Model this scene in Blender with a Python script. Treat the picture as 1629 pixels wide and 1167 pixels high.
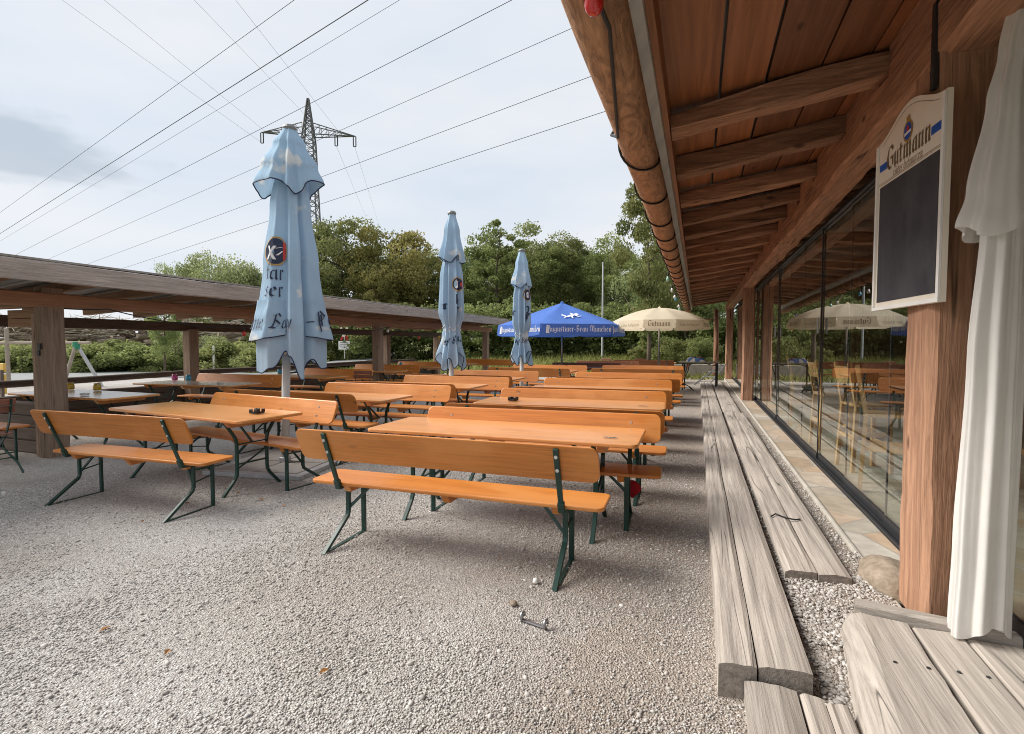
import bpy, bmesh, math, random
import numpy as np
from mathutils import Vector, Matrix, noise
R_ = math.radians
for o in list(bpy.data.objects): bpy.data.objects.remove(o)
S = bpy.context.scene
COL = S.collection

# ------------------------------------------------------------------ camera
CAM_H, F_PX, W_PX, H_PX = 1.5, 820.0, 1629.0, 1167.0
VPX, HOR = 1110.0, 546.0
_pitch = math.atan2(H_PX / 2 - HOR, F_PX)
_yaw = math.atan2(VPX - W_PX / 2, math.hypot(F_PX, H_PX / 2 - HOR))
cd = bpy.data.cameras.new('camera'); cam = bpy.data.objects.new('camera', cd); COL.objects.link(cam)
cam.location = (0, 0, CAM_H); cam.rotation_euler = (math.pi / 2 - _pitch, 0, _yaw)
cd.sensor_fit = 'HORIZONTAL'; cd.sensor_width = 36; cd.lens = F_PX / W_PX * 36
cd.clip_start = 0.05; cd.clip_end = 3000
S.camera = cam
def PD(px, depth, z=0.0):            # point at a photo column and a distance, used once to survey the far scenery
    c = (px - W_PX / 2) / F_PX * depth
    return Vector((-math.sin(_yaw) * depth + math.cos(_yaw) * c, math.cos(_yaw) * depth + math.sin(_yaw) * c, z))
def ZD(py, depth): return CAM_H + (HOR - py) / F_PX * depth

# ------------------------------------------------------------------ world, sun, exposure
SUN_EL, SUN_AZ = 40, 262             # azimuth measured clockwise from +y
w = bpy.data.worlds.new('World'); S.world = w; w.use_nodes = True
nt = w.node_tree; N = nt.nodes; L = nt.links; N.clear()
out = N.new('ShaderNodeOutputWorld'); bg = N.new('ShaderNodeBackground'); bg.inputs['Strength'].default_value = 0.057
sky = N.new('ShaderNodeTexSky'); sky.sky_type = 'NISHITA'; sky.sun_disc = False
sky.sun_elevation = R_(SUN_EL); sky.sun_rotation = R_(SUN_AZ)
tc = N.new('ShaderNodeTexCoord')
mp = N.new('ShaderNodeMapping'); mp.inputs['Scale'].default_value = (1.2, 1.2, 4.0); L.new(tc.outputs['Generated'], mp.inputs[0])
n1 = N.new('ShaderNodeTexNoise'); n1.inputs['Scale'].default_value = 1.7; n1.inputs['Detail'].default_value = 5; n1.inputs['Roughness'].default_value = .5
L.new(mp.outputs[0], n1.inputs['Vector'])
cr = N.new('ShaderNodeValToRGB'); L.new(n1.outputs['Fac'], cr.inputs[0])
cr.color_ramp.elements[0].position = .30; cr.color_ramp.elements[0].color = (6.6, 7.35, 8.3, 1)
cr.color_ramp.elements[1].position = .62; cr.color_ramp.elements[1].color = (8.1, 8.3, 8.7, 1)
# the one dark cloud low at the left
d0 = (PD(60, 10, ZD(245, 10)) - Vector((0, 0, CAM_H))).normalized()
sub = N.new('ShaderNodeVectorMath'); sub.operation = 'SUBTRACT'; sub.inputs[1].default_value = d0; L.new(tc.outputs['Generated'], sub.inputs[0])
scl = N.new('ShaderNodeVectorMath'); scl.operation = 'MULTIPLY'; scl.inputs[1].default_value = (6.5, 6.5, 20); L.new(sub.outputs[0], scl.inputs[0])
n2 = N.new('ShaderNodeTexNoise'); n2.inputs['Scale'].default_value = 9; n2.inputs['Detail'].default_value = 6; L.new(mp.outputs[0], n2.inputs['Vector'])
ln = N.new('ShaderNodeVectorMath'); ln.operation = 'LENGTH'; L.new(scl.outputs[0], ln.inputs[0])
ad = N.new('ShaderNodeMath'); ad.operation = 'MULTIPLY_ADD'; ad.inputs[1].default_value = 1.7; ad.inputs[2].default_value = -.85; L.new(n2.outputs['Fac'], ad.inputs[0])
ad2 = N.new('ShaderNodeMath'); ad2.operation = 'ADD'; L.new(ln.outputs['Value'], ad2.inputs[0]); L.new(ad.outputs[0], ad2.inputs[1])
mr = N.new('ShaderNodeMapRange'); mr.inputs[1].default_value = .35; mr.inputs[2].default_value = 1.15; mr.inputs[3].default_value = .75; mr.inputs[4].default_value = 0; mr.interpolation_type = 'SMOOTHSTEP'
L.new(ad2.outputs[0], mr.inputs[0])
mxd = N.new('ShaderNodeMix'); mxd.data_type = 'RGBA'; L.new(mr.outputs[0], mxd.inputs[0]); L.new(cr.outputs[0], mxd.inputs[6]); mxd.inputs[7].default_value = (4.6, 5.3, 6.1, 1)
mx = N.new('ShaderNodeMix'); mx.data_type = 'RGBA'; mx.inputs[0].default_value = .94; L.new(sky.outputs[0], mx.inputs[6]); L.new(mxd.outputs[2], mx.inputs[7])
L.new(mx.outputs[2], bg.inputs['Color']); L.new(bg.outputs[0], out.inputs['Surface'])
sd = bpy.data.lights.new('sun', 'SUN'); sd.energy = 2.9; sd.angle = R_(36); sd.color = (1, .95, .88)
sun = bpy.data.objects.new('sun', sd); COL.objects.link(sun)
sun.rotation_euler = (R_(90 - SUN_EL), 0, R_(180 - SUN_AZ))
sun.location = (-10, -10, 30)
vs = S.view_settings; S.display_settings.display_device = 'sRGB'; vs.view_transform = 'Standard'; vs.look = 'None'; vs.exposure = 0.94; vs.gamma = 1
S.cycles.filter_width = 1.0; S.cycles.denoising_prefilter = 'NONE'; S.cycles.max_bounces = 8; S.cycles.transparent_max_bounces = 16
random.seed(7); np.random.seed(7)

# ------------------------------------------------------------------ mesh helpers
class MB:
    def __init__(s): s.v = []; s.f = []; s.t = None
    def add(s, vs, fs):
        b = len(s.v); s.v += [tuple(p) for p in vs]; s.f += [tuple(i + b for i in f) for f in fs]; return s
    def box(s, x0, x1, y0, y1, z0, z1):
        return s.add([(x0, y0, z0), (x1, y0, z0), (x1, y1, z0), (x0, y1, z0), (x0, y0, z1), (x1, y0, z1), (x1, y1, z1), (x0, y1, z1)],
                     [(0, 3, 2, 1), (4, 5, 6, 7), (0, 1, 5, 4), (1, 2, 6, 5), (2, 3, 7, 6), (3, 0, 4, 7)])
    def frames(s, path, closed=False):
        P = [Vector(p) for p in path]; n = len(P); T = []
        for i in range(n):
            a = P[i - 1] if (i or closed) else P[0]; b = P[(i + 1) % n] if (i < n - 1 or closed) else P[-1]
            T.append((b - a).normalized())
        u = Vector((0, 0, 1)) if abs(T[0].z) < .9 else Vector((0, 1, 0))
        out = []
        for i in range(n):
            u = (u - T[i] * u.dot(T[i]));
            if u.length < 1e-5: u = T[i].orthogonal()
            u.normalize(); out.append((P[i], u.copy(), T[i].cross(u)))
        return out
    def tube(s, path, r, n=8, caps=True, closed=False):
        fr = s.frames(path, closed); vs = []; fs = []; m = len(fr)
        for i, (p, u, w_) in enumerate(fr):
            rr = r[i] if hasattr(r, '__len__') else r
            for k in range(n):
                a = 2 * math.pi * k / n; vs.append(p + u * (math.cos(a) * rr) + w_ * (math.sin(a) * rr))
        for i in range(m if closed else m - 1):
            j = (i + 1) % m
            for k in range(n):
                k2 = (k + 1) % n; fs.append((i * n + k, j * n + k, j * n + k2, i * n + k2))
        if caps and not closed: fs.append(tuple(range(n - 1, -1, -1))[::-1][::-1]); fs.append(tuple((m - 1) * n + k for k in range(n)))
        return s.add(vs, fs)
    def bar(s, path, w_, h, ref=(1, 0, 0)):       # rectangular section, width along ref, height in the path plane
        P = [Vector(p) for p in path]; rf = Vector(ref); vs = []; fs = []; n = len(P)
        for i in range(n):
            a = P[max(i - 1, 0)]; b = P[min(i + 1, n - 1)]; t = (b - a).normalized()
            x = (rf - t * rf.dot(t)).normalized(); y = t.cross(x)
            k = 1.0
            if 0 < i < n - 1:
                c = (P[i] - a).normalized().dot((b - P[i]).normalized()); k = 1 / max(.6, math.sqrt((1 + c) / 2))
            for sx, sy in ((-1, -1), (1, -1), (1, 1), (-1, 1)): vs.append(P[i] + x * (sx * w_ / 2) + y * (sy * h / 2 * k))
        for i in range(n - 1):
            for k in range(4): fs.append((i * 4 + k, i * 4 + (k + 1) % 4, i * 4 + 4 + (k + 1) % 4, i * 4 + 4 + k))
        fs.append((3, 2, 1, 0)); e = (n - 1) * 4; fs.append((e, e + 1, e + 2, e + 3))
        return s.add(vs, fs)
    def lathe(s, prof, c=(0, 0, 0), n=16, axis='z'):
        vs = []; fs = []; m = len(prof)
        for r, z in prof:
            for k in range(n):
                a = 2 * math.pi * k / n; vs.append((c[0] + r * math.cos(a), c[1] + r * math.sin(a), c[2] + z))
        for i in range(m - 1):
            for k in range(n): fs.append((i * n + k, i * n + (k + 1) % n, (i + 1) * n + (k + 1) % n, (i + 1) * n + k))
        fs.append(tuple(range(n))[::-1]); fs.append(tuple((m - 1) * n + k for k in range(n)))
        return s.add(vs, fs)
    def prism(s, pts, f):                          # pts 2D outline, f(u,v,side)->3D
        n = len(pts); vs = [f(u, v, 0) for u, v in pts] + [f(u, v, 1) for u, v in pts]
        fs = [tuple(range(n))[::-1], tuple(range(n, 2 * n))] + [(i, (i + 1) % n, n + (i + 1) % n, n + i) for i in range(n)]
        return s.add(vs, fs)
    def build(s, name, mat, parent=None, world=False, smooth=False, bevel=0, seg=2, data=None):
        if data is None:
            me = bpy.data.meshes.new(name); me.from_pydata(s.v, [], s.f)
            bm = bmesh.new(); bm.from_mesh(me); bmesh.ops.recalc_face_normals(bm, faces=bm.faces)
            if bevel:
                bmesh.ops.remove_doubles(bm, verts=bm.verts, dist=1e-5)
                es = [e for e in bm.edges if len(e.link_faces) == 2 and e.calc_face_angle(0) > .6]
                bmesh.ops.bevel(bm, geom=es, offset=bevel, segments=seg, affect='EDGES', profile=.5, clamp_overlap=True)
            bm.to_mesh(me); bm.free()
            if smooth:
                me.polygons.foreach_set('use_smooth', [True] * len(me.polygons))
            me.materials.append(mat)
        o = bpy.data.objects.new(name, me); COL.objects.link(o)
        if parent:
            o.parent = parent
            if world:
                q = parent; lc = Vector()
                while q: lc = lc + q.location; q = q.parent
                o.location = -lc
        return o

def tag(o, label=None, cat=None, group=None, kind=None):
    for k, v in (('label', label), ('category', cat), ('group', group), ('kind', kind)):
        if v: o[k] = v
    return o
def thing(name, label, cat, loc=(0, 0, 0), rz=0, group=None):
    o = bpy.data.objects.new(name, None); COL.objects.link(o); o.empty_display_size = .1
    o.location = loc; o.rotation_euler = (0, 0, rz); return tag(o, label, cat, group)
def kids(o): return [c for c in COL.objects if c.parent == o]
KID = {}
def dup(root, loc, rz, label, group=None):
    if root.name not in KID: KID[root.name] = [(c, kids(c)) for c in kids(root)]
    r = root.copy(); COL.objects.link(r); r.location = loc; r.rotation_euler = (0, 0, rz); r['label'] = label
    if group: r['group'] = group
    for c, g in KID[root.name]:
        d = c.copy(); COL.objects.link(d); d.parent = r
        for e in g:
            e2 = e.copy(); COL.objects.link(e2); e2.parent = d
    return r
def hewn(mb, p0, p1, w_, h, up=(0, 0, 1), seed=0, amp=.006, seg=.25, ch=.012):   # roughly squared timber
    p0 = Vector(p0); p1 = Vector(p1); t = (p1 - p0); Ln = t.length; t.normalize(); up = Vector(up)
    x = t.cross(up).normalized(); y = x.cross(t); n = max(2, int(Ln / seg) + 1)
    sec = [(-w_ / 2 + ch, -h / 2), (w_ / 2 - ch, -h / 2), (w_ / 2, -h / 2 + ch), (w_ / 2, h / 2 - ch), (w_ / 2 - ch, h / 2), (-w_ / 2 + ch, h / 2), (-w_ / 2, h / 2 - ch), (-w_ / 2, -h / 2 + ch)]
    vs = []; fs = []
    for i in range(n):
        c = p0 + t * (Ln * i / (n - 1))
        for k, (a, b) in enumerate(sec):
            q = Vector((i * seg * 1.7 + seed * 13.1, k * .9, seed * 3.3))
            lo = Vector((i * seg * .55 + seed * 5.7, 3.1, seed * 1.9)); bx_ = noise.noise(lo) * amp * .9; bz_ = noise.noise(lo + Vector((0, 40, 0))) * amp * .9; sw_ = noise.noise(lo + Vector((0, 0, 60))) * amp * .8
            j = noise.noise(q) * amp + sw_ + noise.noise(q * 3.1) * amp * .4; j2 = noise.noise(q + Vector((5, 9, 2))) * amp
            vs.append(c + x * (a + math.copysign(j, a) + bx_) + y * (b + j2 + math.copysign(sw_, b) * .6 + bz_))
    for i in range(n - 1):
        for k in range(8): fs.append((i * 8 + k, i * 8 + (k + 1) % 8, i * 8 + 8 + (k + 1) % 8, i * 8 + 8 + k))
    fs.append(tuple(range(8))[::-1]); fs.append(tuple((n - 1) * 8 + k for k in range(8)))
    return mb.add(vs, fs)

# ------------------------------------------------------------------ materials
class NG:
    def __init__(s, name):
        s.m = bpy.data.materials.new(name); s.m.use_nodes = True; s.t = s.m.node_tree; s.n = s.t.nodes; s.l = s.t.links
        s.b = s.n['Principled BSDF']
    def nd(s, t, **k):
        o = s.n.new('ShaderNode' + t)
        for a, v in k.items(): setattr(o, a, v)
        return o
    def lk(s, a, b): s.l.new(a, b)
    def set(s, **k):
        for a, v in k.items(): s.b.inputs[a.replace('_', ' ')].default_value = v
        return s
    def coord(s, kind='Object', scale=(1, 1, 1), rnd=True):
        tc = s.nd('TexCoord'); m = s.nd('Mapping'); m.inputs['Scale'].default_value = scale
        if kind == 'World':
            g = s.nd('NewGeometry'); src = g.outputs['Position']
        else: src = tc.outputs[kind]
        if rnd:
            oi = s.nd('ObjectInfo'); mu = s.nd('VectorMath', operation='MULTIPLY_ADD')
            mu.inputs[1].default_value = (37, 23, 51); cb = s.nd('CombineXYZ')
            for i in range(3): s.lk(oi.outputs['Random'], cb.inputs[i])
            s.lk(cb.outputs[0], mu.inputs[0]); s.lk(src, mu.inputs[2]); src = mu.outputs[0]
        s.lk(src, m.inputs['Vector']); return m.outputs[0]
    def noise(s, co, scale, detail=4, rough=.55, dist=0):
        n = s.nd('TexNoise'); n.inputs['Scale'].default_value = scale; n.inputs['Detail'].default_value = detail
        n.inputs['Roughness'].default_value = rough; n.inputs['Distortion'].default_value = dist
        s.lk(co, n.inputs['Vector']); return n.outputs['Fac']
    def ramp(s, fac, *st):
        r = s.nd('ValToRGB'); e = r.color_ramp.elements
        while len(e) < len(st): e.new(.5)
        for i, (p, c) in enumerate(st):
            e[i].position = p; e[i].color = (c, c, c, 1) if not hasattr(c, '__len__') else (*c, 1)
        s.lk(fac, r.inputs[0]); return r.outputs[0]
    def mix(s, a, b, fac, mode='MIX'):
        m = s.nd('Mix', data_type='RGBA', blend_type=mode)
        for v, i in ((fac, 0), (a, 6), (b, 7)):
            if isinstance(v, (int, float)): m.inputs[i].default_value = v
            elif hasattr(v, '__len__'): m.inputs[i].default_value = (*v, 1)
            else: s.lk(v, m.inputs[i])
        return m.outputs[2]
    def col(s, c): s.lk(c, s.b.inputs['Base Color']); return s
    def bump(s, h, st=.3, d=.01):
        b = s.nd('Bump'); b.inputs['Strength'].default_value = st; b.inputs['Distance'].default_value = d
        s.lk(h, b.inputs['Height']); s.lk(b.outputs[0], s.b.inputs['Normal']); return s

def plain(name, c, rough=.6, metal=0, spec=.5, var=.12):
    g = NG(name); co = g.coord(); f = g.noise(co, 6, 3)
    g.col(g.ramp(f, (.3, tuple(x * (1 - var) for x in c)), (.7, tuple(min(1, x * (1 + var)) for x in c))))
    return g.set(Roughness=rough, Metallic=metal, Specular_IOR_Level=spec).m

def wood(name, dark, light, axis='x', grain=30, stretch=.06, rough=.7, crack=0, crack_c=(.02, .015, .01), patch=None, patch_f=.5, bump=.4, coat=0, spec=.3, knots=True, dist=.9, vr=(.86, 1.12), fine=.35, adze=0, cw=.008):
    g = NG(name); ia = 'xyz'.index(axis)
    sc = [1, 1, 1]; sc[ia] = stretch
    co = g.coord(scale=tuple(sc)); f = g.noise(co, grain, 6, .62, dist)
    big = g.noise(co, grain * .16, 3, .5, .6)
    c = g.ramp(f, (.34, dark), (.66, light))
    scf = [1, 1, 1]; scf[ia] = stretch * .45
    ff = g.noise(g.coord(scale=tuple(scf)), grain * 3.2, 4, .7, .5)
    c = g.mix(c, g.ramp(ff, (.36, .35), (.52, 1.0), (.7, 1.12)), fine, 'MULTIPLY')
    c = g.mix(c, g.ramp(big, (.3, tuple(x * .72 for x in light)), (.7, light)), .45)
    hgt = f
    if knots:
        s2 = [2.6, 2.6, 2.6]; s2[ia] = 1.1
        v = g.nd('TexVoronoi'); v.inputs['Scale'].default_value = 1.35; g.lk(g.coord(scale=tuple(s2)), v.inputs['Vector'])
        c = g.mix(c, tuple(x * .4 for x in dark), g.ramp(v.outputs['Distance'], (.035, .75), (.085, 0)))
    if patch:
        s3 = [1.2, 1.2, 1.2]; s3[ia] = .7
        pf = g.noise(g.coord(scale=tuple(s3)), 1.3, 4, .6)
        c = g.mix(c, patch, g.ramp(pf, (patch_f, 0), (patch_f + .12, .7)))
    if crack:
        s4 = [1, 1, 1]; s4[ia] = .035
        cf = g.noise(g.coord(scale=tuple(s4)), 7, 2, .45, .15)
        m = g.ramp(cf, (.5 - cw, 0), (.5, 1), (.5 + cw, 0)); gm = g.nd('NewGeometry'); sx_ = g.nd('SeparateXYZ'); g.lk(gm.outputs['Normal'], sx_.inputs[0])
        ab = g.nd('Math', operation='ABSOLUTE'); g.lk(sx_.outputs[ia], ab.inputs[0]); iv = g.nd('MapRange'); iv.inputs[1].default_value = .3; iv.inputs[2].default_value = .6; iv.inputs[3].default_value = crack; iv.inputs[4].default_value = 0; g.lk(ab.outputs[0], iv.inputs[0])
        mk = g.ramp(g.noise(g.coord(scale=tuple(1.0 if q != ia else .5 for q in range(3))), 2.2, 2), (.45, 0), (.6, 1))
        m2 = g.nd('Math', operation='MULTIPLY'); g.lk(m, m2.inputs[0]); g.lk(iv.outputs[0], m2.inputs[1])
        m3 = g.nd('Math', operation='MULTIPLY'); g.lk(m2.outputs[0], m3.inputs[0]); g.lk(mk, m3.inputs[1])
        c = g.mix(c, crack_c, m3.outputs[0])
        eg = g.nd('MapRange'); eg.inputs[1].default_value = .6; eg.inputs[2].default_value = .85; eg.inputs[3].default_value = 0; eg.inputs[4].default_value = .7; g.lk(ab.outputs[0], eg.inputs[0])
        c = g.mix(c, g.ramp(g.noise(g.coord(), 40, 5, .7), (.35, tuple(x * .35 for x in dark)), (.65, tuple(x * .62 for x in light))), eg.outputs[0])
    oi = g.nd('ObjectInfo'); hv = g.nd('HueSaturation'); mr_ = g.nd('MapRange'); mr_.inputs[3].default_value = vr[0]; mr_.inputs[4].default_value = vr[1]
    g.lk(oi.outputs['Random'], mr_.inputs[0]); g.lk(mr_.outputs[0], hv.inputs['Value']); g.lk(c, hv.inputs['Color'])
    g.col(hv.outputs[0])
    sm = g.nd('Math', operation='MULTIPLY_ADD'); sm.inputs[1].default_value = .6; g.lk(ff, sm.inputs[0]); g.lk(hgt, sm.inputs[2]); hgt = sm.outputs[0]
    if adze:
        sa = [1, 1, 1]; sa[ia] = .45
        am = g.nd('Math', operation='MULTIPLY_ADD'); am.inputs[1].default_value = adze; g.lk(g.noise(g.coord(scale=tuple(sa)), 7, 3, .5), am.inputs[0]); g.lk(hgt, am.inputs[2]); hgt = am.outputs[0]
    g.bump(hgt, bump, .008)
    g.set(Roughness=rough, Specular_IOR_Level=spec, Coat_Weight=coat, Coat_Roughness=.22)
    return g.m

M = {}
M['orange'] = wood('varnished_orange_wood', (.50, .145, .018), (.69, .245, .042), 'x', 26, .05, .42, patch=(.70, .285, .075), patch_f=.50, bump=.06, fine=.55, coat=.35, spec=.4)
M['orange_top'] = wood('varnished_table_wood', (.55, .19, .035), (.72, .31, .085), 'x', 24, .05, .36, patch=(.66, .31, .12), patch_f=.45, bump=.05, fine=.55, coat=.5, spec=.4)
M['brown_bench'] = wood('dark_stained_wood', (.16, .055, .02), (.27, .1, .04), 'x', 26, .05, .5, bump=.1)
M['green'] = plain('green_steel', (.008, .045, .034), .38, 0, .5, .25)
M['bolt'] = plain('zinc', (.6, .6, .58), .35, .8)
M['old_y'] = wood('hewn_timber_lengthwise', (.095, .043, .023), (.50, .27, .16), 'y', 16, .10, .8, crack=.9, bump=1, fine=.75, adze=2.2, dist=1.6, cw=.018)
M['old_x'] = wood('hewn_timber_crosswise', (.10, .048, .028), (.44, .245, .15), 'x', 16, .10, .8, crack=.8, bump=1, fine=.75, adze=2, dist=1.6, vr=(.7, 1.15), cw=.018)
M['old_z'] = wood('hewn_timber_upright', (.13, .058, .032), (.52, .29, .18), 'z', 17, .09, .8, crack=.95, bump=1, fine=.75, adze=1.6, dist=1.4, cw=.018)
M['board_y'] = wood('roof_boards', (.095, .034, .015), (.37, .15, .062), 'y', 14, .05, .5, bump=.3, vr=(.45, 1.25), fine=.5)
M['log'] = wood('weathered_log', (.06, .03, .016), (.56, .31, .17), 'y', 10, .32, .7, crack=.6, bump=1, dist=3.2)
M['grey_y'] = wood('weathered_plank', (.32, .275, .235), (.52, .465, .41), 'y', 13, .055, .85, crack=.95, crack_c=(.05, .045, .04), bump=.8, fine=.7, dist=1.8, cw=.012)
M['grey_x'] = wood('weathered_plank_crosswise', (.27, .235, .205), (.44, .395, .35), 'x', 14, .055, .85, crack=.9, crack_c=(.04, .035, .03), bump=.7, fine=.6, dist=1.6)
M['shed_y'] = wood('shed_timber', (.19, .165, .14), (.48, .42, .37), 'y', 18, .07, .85, crack=.9, bump=.9, fine=.7, adze=1, dist=1.3)
M['shed_x'] = wood('shed_rafter', (.17, .095, .055), (.36, .22, .13), 'x', 22, .07, .85, crack=.6, bump=.6)
M['shed_plate'] = wood('shed_plate_timber', (.2, .10, .055), (.42, .235, .14), 'y', 22, .07, .85, crack=.7, bump=.7)
M['shed_z'] = wood('shed_post_timber', (.16, .11, .078), (.40, .285, .205), 'z', 18, .08, .85, crack=.9, bump=.9, fine=.7, adze=1, dist=1.3)
M['logwall'] = wood('log_wall', (.07, .05, .038), (.17, .125, .1), 'x', 18, .1, .85, bump=.6, knots=False)
M['logwall_y'] = wood('log_wall_lengthwise', (.07, .05, .038), (.17, .125, .1), 'y', 18, .1, .85, bump=.6, knots=False)
M['alu'] = plain('dark_frame', (.035, .037, .042), .4, .3)
M['tin'] = plain('zinc_sheet', (.22, .23, .23), .5, .5)
M['black'] = plain('black_rubber', (.012, .012, .013), .5)
M['white'] = plain('white_paint', (.82, .80, .76), .5, var=.05)
M['pole'] = plain('white_pole', (.66, .64, .6), .4, var=.06)
M['navy'] = plain('navy_print', (.012, .022, .06), .6)
M['gold'] = plain('gold_print', (.42, .24, .05), .55)
M['brownprint'] = plain('brown_print', (.16, .10, .045), .6)
M['redprint'] = plain('red_print', (.5, .03, .025), .55)
M['blueprint'] = plain('blue_print', (.01, .09, .42), .55)
M['whiteprint'] = plain('white_print', (.78, .78, .78), .6)
g = NG('chalkboard_slate'); co = g.coord(scale=(1, 1, .35)); g.col(g.mix(g.ramp(g.noise(co, 5, 5, .7), (.35, (.026, .025, .032)), (.75, (.062, .06, .068))), (.10, .10, .105), g.ramp(g.noise(g.coord(), 2.4, 5, .65), (.52, 0), (.75, .5)))); g.set(Roughness=.6); M['chalk'] = g.m
M['cream'] = plain('cream_board', (.80, .73, .62), .5, var=.04)
M['iron'] = plain('grey_steel', (.35, .35, .36), .35, .8)
M['concrete'] = plain('concrete', (.42, .39, .34), .9, var=.2)
M['rope'] = plain('white_cord', (.65, .63, .6), .8)

def fabric(name, c, transl=.25, cloud=False, cc=(.80, .79, .74), rough=.9):
    g = NG(name); co = g.coord(rnd=False)
    f = g.noise(co, 3.2, 4); wv = g.noise(g.coord(scale=(1, 1, .3), rnd=False), 16, 4, .6)
    base = g.ramp(f, (.3, tuple(x * .94 for x in c)), (.7, tuple(min(1, x * 1.05) for x in c)))
    if cloud:
        cl = g.noise(g.coord(scale=(1, 1, 1.3)), 2.0, 5, .55); base = g.mix(base, cc, g.ramp(cl, (.60, 0), (.66, .8)))
    g.lk(base, g.b.inputs['Base Color']); g.bump(wv, .22, .015)
    g.set(Roughness=rough, Specular_IOR_Level=.25)
    tr = g.nd('BsdfTranslucent'); g.lk(base, tr.inputs['Color']); ms = g.nd('MixShader'); ms.inputs[0].default_value = transl
    o = [n for n in g.n if n.type == 'OUTPUT_MATERIAL'][0]
    g.lk(g.b.outputs[0], ms.inputs[1]); g.lk(tr.outputs[0], ms.inputs[2]); g.lk(ms.outputs[0], o.inputs['Surface'])
    return g.m
M['sky_fabric'] = fabric('pale_blue_fabric', (.40, .56, .71), .25, True)
M['blue_fabric'] = fabric('royal_blue_fabric', (.10, .21, .60), .3)
M['cream_fabric'] = fabric('cream_fabric', (.88, .77, .58), .5)
M['curtain'] = fabric('white_curtain_fabric', (.84, .82, .78), .3)
M['red_cloth'] = fabric('red_cloth', (.45, .02, .03), .1)

def glass(name, tint=(.93, .97, .96), ior=1.5, k=1.45):
    g = NG(name); g.n.remove(g.b); o = g.n['Material Output']
    fr = g.nd('Fresnel'); fr.inputs['IOR'].default_value = ior
    mu = g.nd('Math', operation='MULTIPLY', use_clamp=True); mu.inputs[1].default_value = k; g.lk(fr.outputs[0], mu.inputs[0])
    gm = g.nd('NewGeometry'); ib = g.nd('Math', operation='SUBTRACT'); ib.inputs[0].default_value = 1; g.lk(gm.outputs['Backfacing'], ib.inputs[1])
    mb_ = g.nd('Math', operation='MULTIPLY'); g.lk(mu.outputs[0], mb_.inputs[0]); g.lk(ib.outputs[0], mb_.inputs[1]); mu = mb_
    t = g.nd('BsdfTransparent'); t.inputs['Color'].default_value = (*tint, 1)
    gl = g.nd('BsdfGlossy'); gl.inputs['Roughness'].default_value = .004; gl.inputs['Color'].default_value = (.95, .97, .97, 1)
    ms = g.nd('MixShader'); g.lk(mu.outputs[0], ms.inputs[0]); g.lk(t.outputs[0], ms.inputs[1]); g.lk(gl.outputs[0], ms.inputs[2]); g.lk(ms.outputs[0], o.inputs['Surface'])
    return g.m
M['pane'] = glass('window_glass')
def bulb_mat(name, c): 
    g = NG(name); g.set(Base_Color=(*c, 1), Roughness=.12, Coat_Weight=.6, Transmission_Weight=.35); return g.m
for nm, c in (('red', (.75, .02, .015)), ('green', (.05, .45, .2)), ('blue', (.03, .12, .65)), ('yellow', (.75, .5, .03)), ('cyan', (.06, .45, .65)), ('clear', (.8, .8, .75)), ('orange', (.8, .2, .03)), ('violet', (.25, .12, .6)), ('pink', (.75, .08, .35)), ('mint', (.35, .62, .5))):
    M['b_' + nm] = bulb_mat(nm + '_glass', c)

# gravel
g = NG('gravel'); co = g.coord('World', rnd=False)
v1 = g.nd('TexVoronoi'); v1.inputs['Scale'].default_value = 98; g.lk(co, v1.inputs['Vector'])
v2 = g.nd('TexVoronoi'); v2.inputs['Scale'].default_value = 190; g.lk(co, v2.inputs['Vector'])
sp = g.nd('SeparateColor'); g.lk(v1.outputs['Color'], sp.inputs[0])
sp2 = g.nd('SeparateColor'); g.lk(v2.outputs['Color'], sp2.inputs[0])
st = g.ramp(sp.outputs[0], (0, (.29, .275, .255)), (.35, (.475, .455, .43)), (.75, (.60, .58, .55)), (1, (.75, .735, .70)))
st2 = g.ramp(sp2.outputs[0], (0, (.26, .235, .215)), (.6, (.53, .495, .465)), (1, (.72, .685, .65)))
mixf = g.noise(co, 30, 2); c = g.mix(st, st2, g.ramp(mixf, (.45, 0), (.55, 1)))
gap = g.ramp(v1.outputs['Distance'], (.35, 1.0), (.85, .55)); c = g.mix(c, gap, .75, 'MULTIPLY')
big = g.noise(co, .55, 5, .6); c = g.mix(c, g.ramp(big, (.33, (.80, .76, .72)), (.58, (1, 1, 1))), 1.0, 'MULTIPLY')
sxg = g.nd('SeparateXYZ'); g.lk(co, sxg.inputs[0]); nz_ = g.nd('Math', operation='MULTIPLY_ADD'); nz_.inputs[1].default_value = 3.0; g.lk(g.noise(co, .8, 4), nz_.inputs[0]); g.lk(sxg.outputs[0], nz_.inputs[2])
c = g.mix(c, (.86, .80, .75), g.ramp(nz_.outputs[0], (.35, 0), (.95, 1)), 'MULTIPLY')       # darker, browner strip towards the building front
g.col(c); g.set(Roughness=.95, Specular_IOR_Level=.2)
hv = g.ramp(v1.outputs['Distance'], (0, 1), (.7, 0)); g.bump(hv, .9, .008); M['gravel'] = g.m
g = NG('pebbles'); oi = g.nd('Attribute', attribute_name='tint'); g.col(g.ramp(oi.outputs['Fac'], (0, (.25, .23, .21)), (.5, (.47, .44, .41)), (1, (.72, .695, .66)))); g.set(Roughness=.9, Specular_IOR_Level=.2); M['pebble'] = g.m
g = NG('asphalt'); co = g.coord('World', rnd=False); g.col(g.ramp(g.noise(co, 3, 6), (.3, (.19, .2, .2)), (.7, (.26, .27, .27)))); g.set(Roughness=.9); M['asphalt'] = g.m
g = NG('meadow'); co = g.coord('World', rnd=False)
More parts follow.
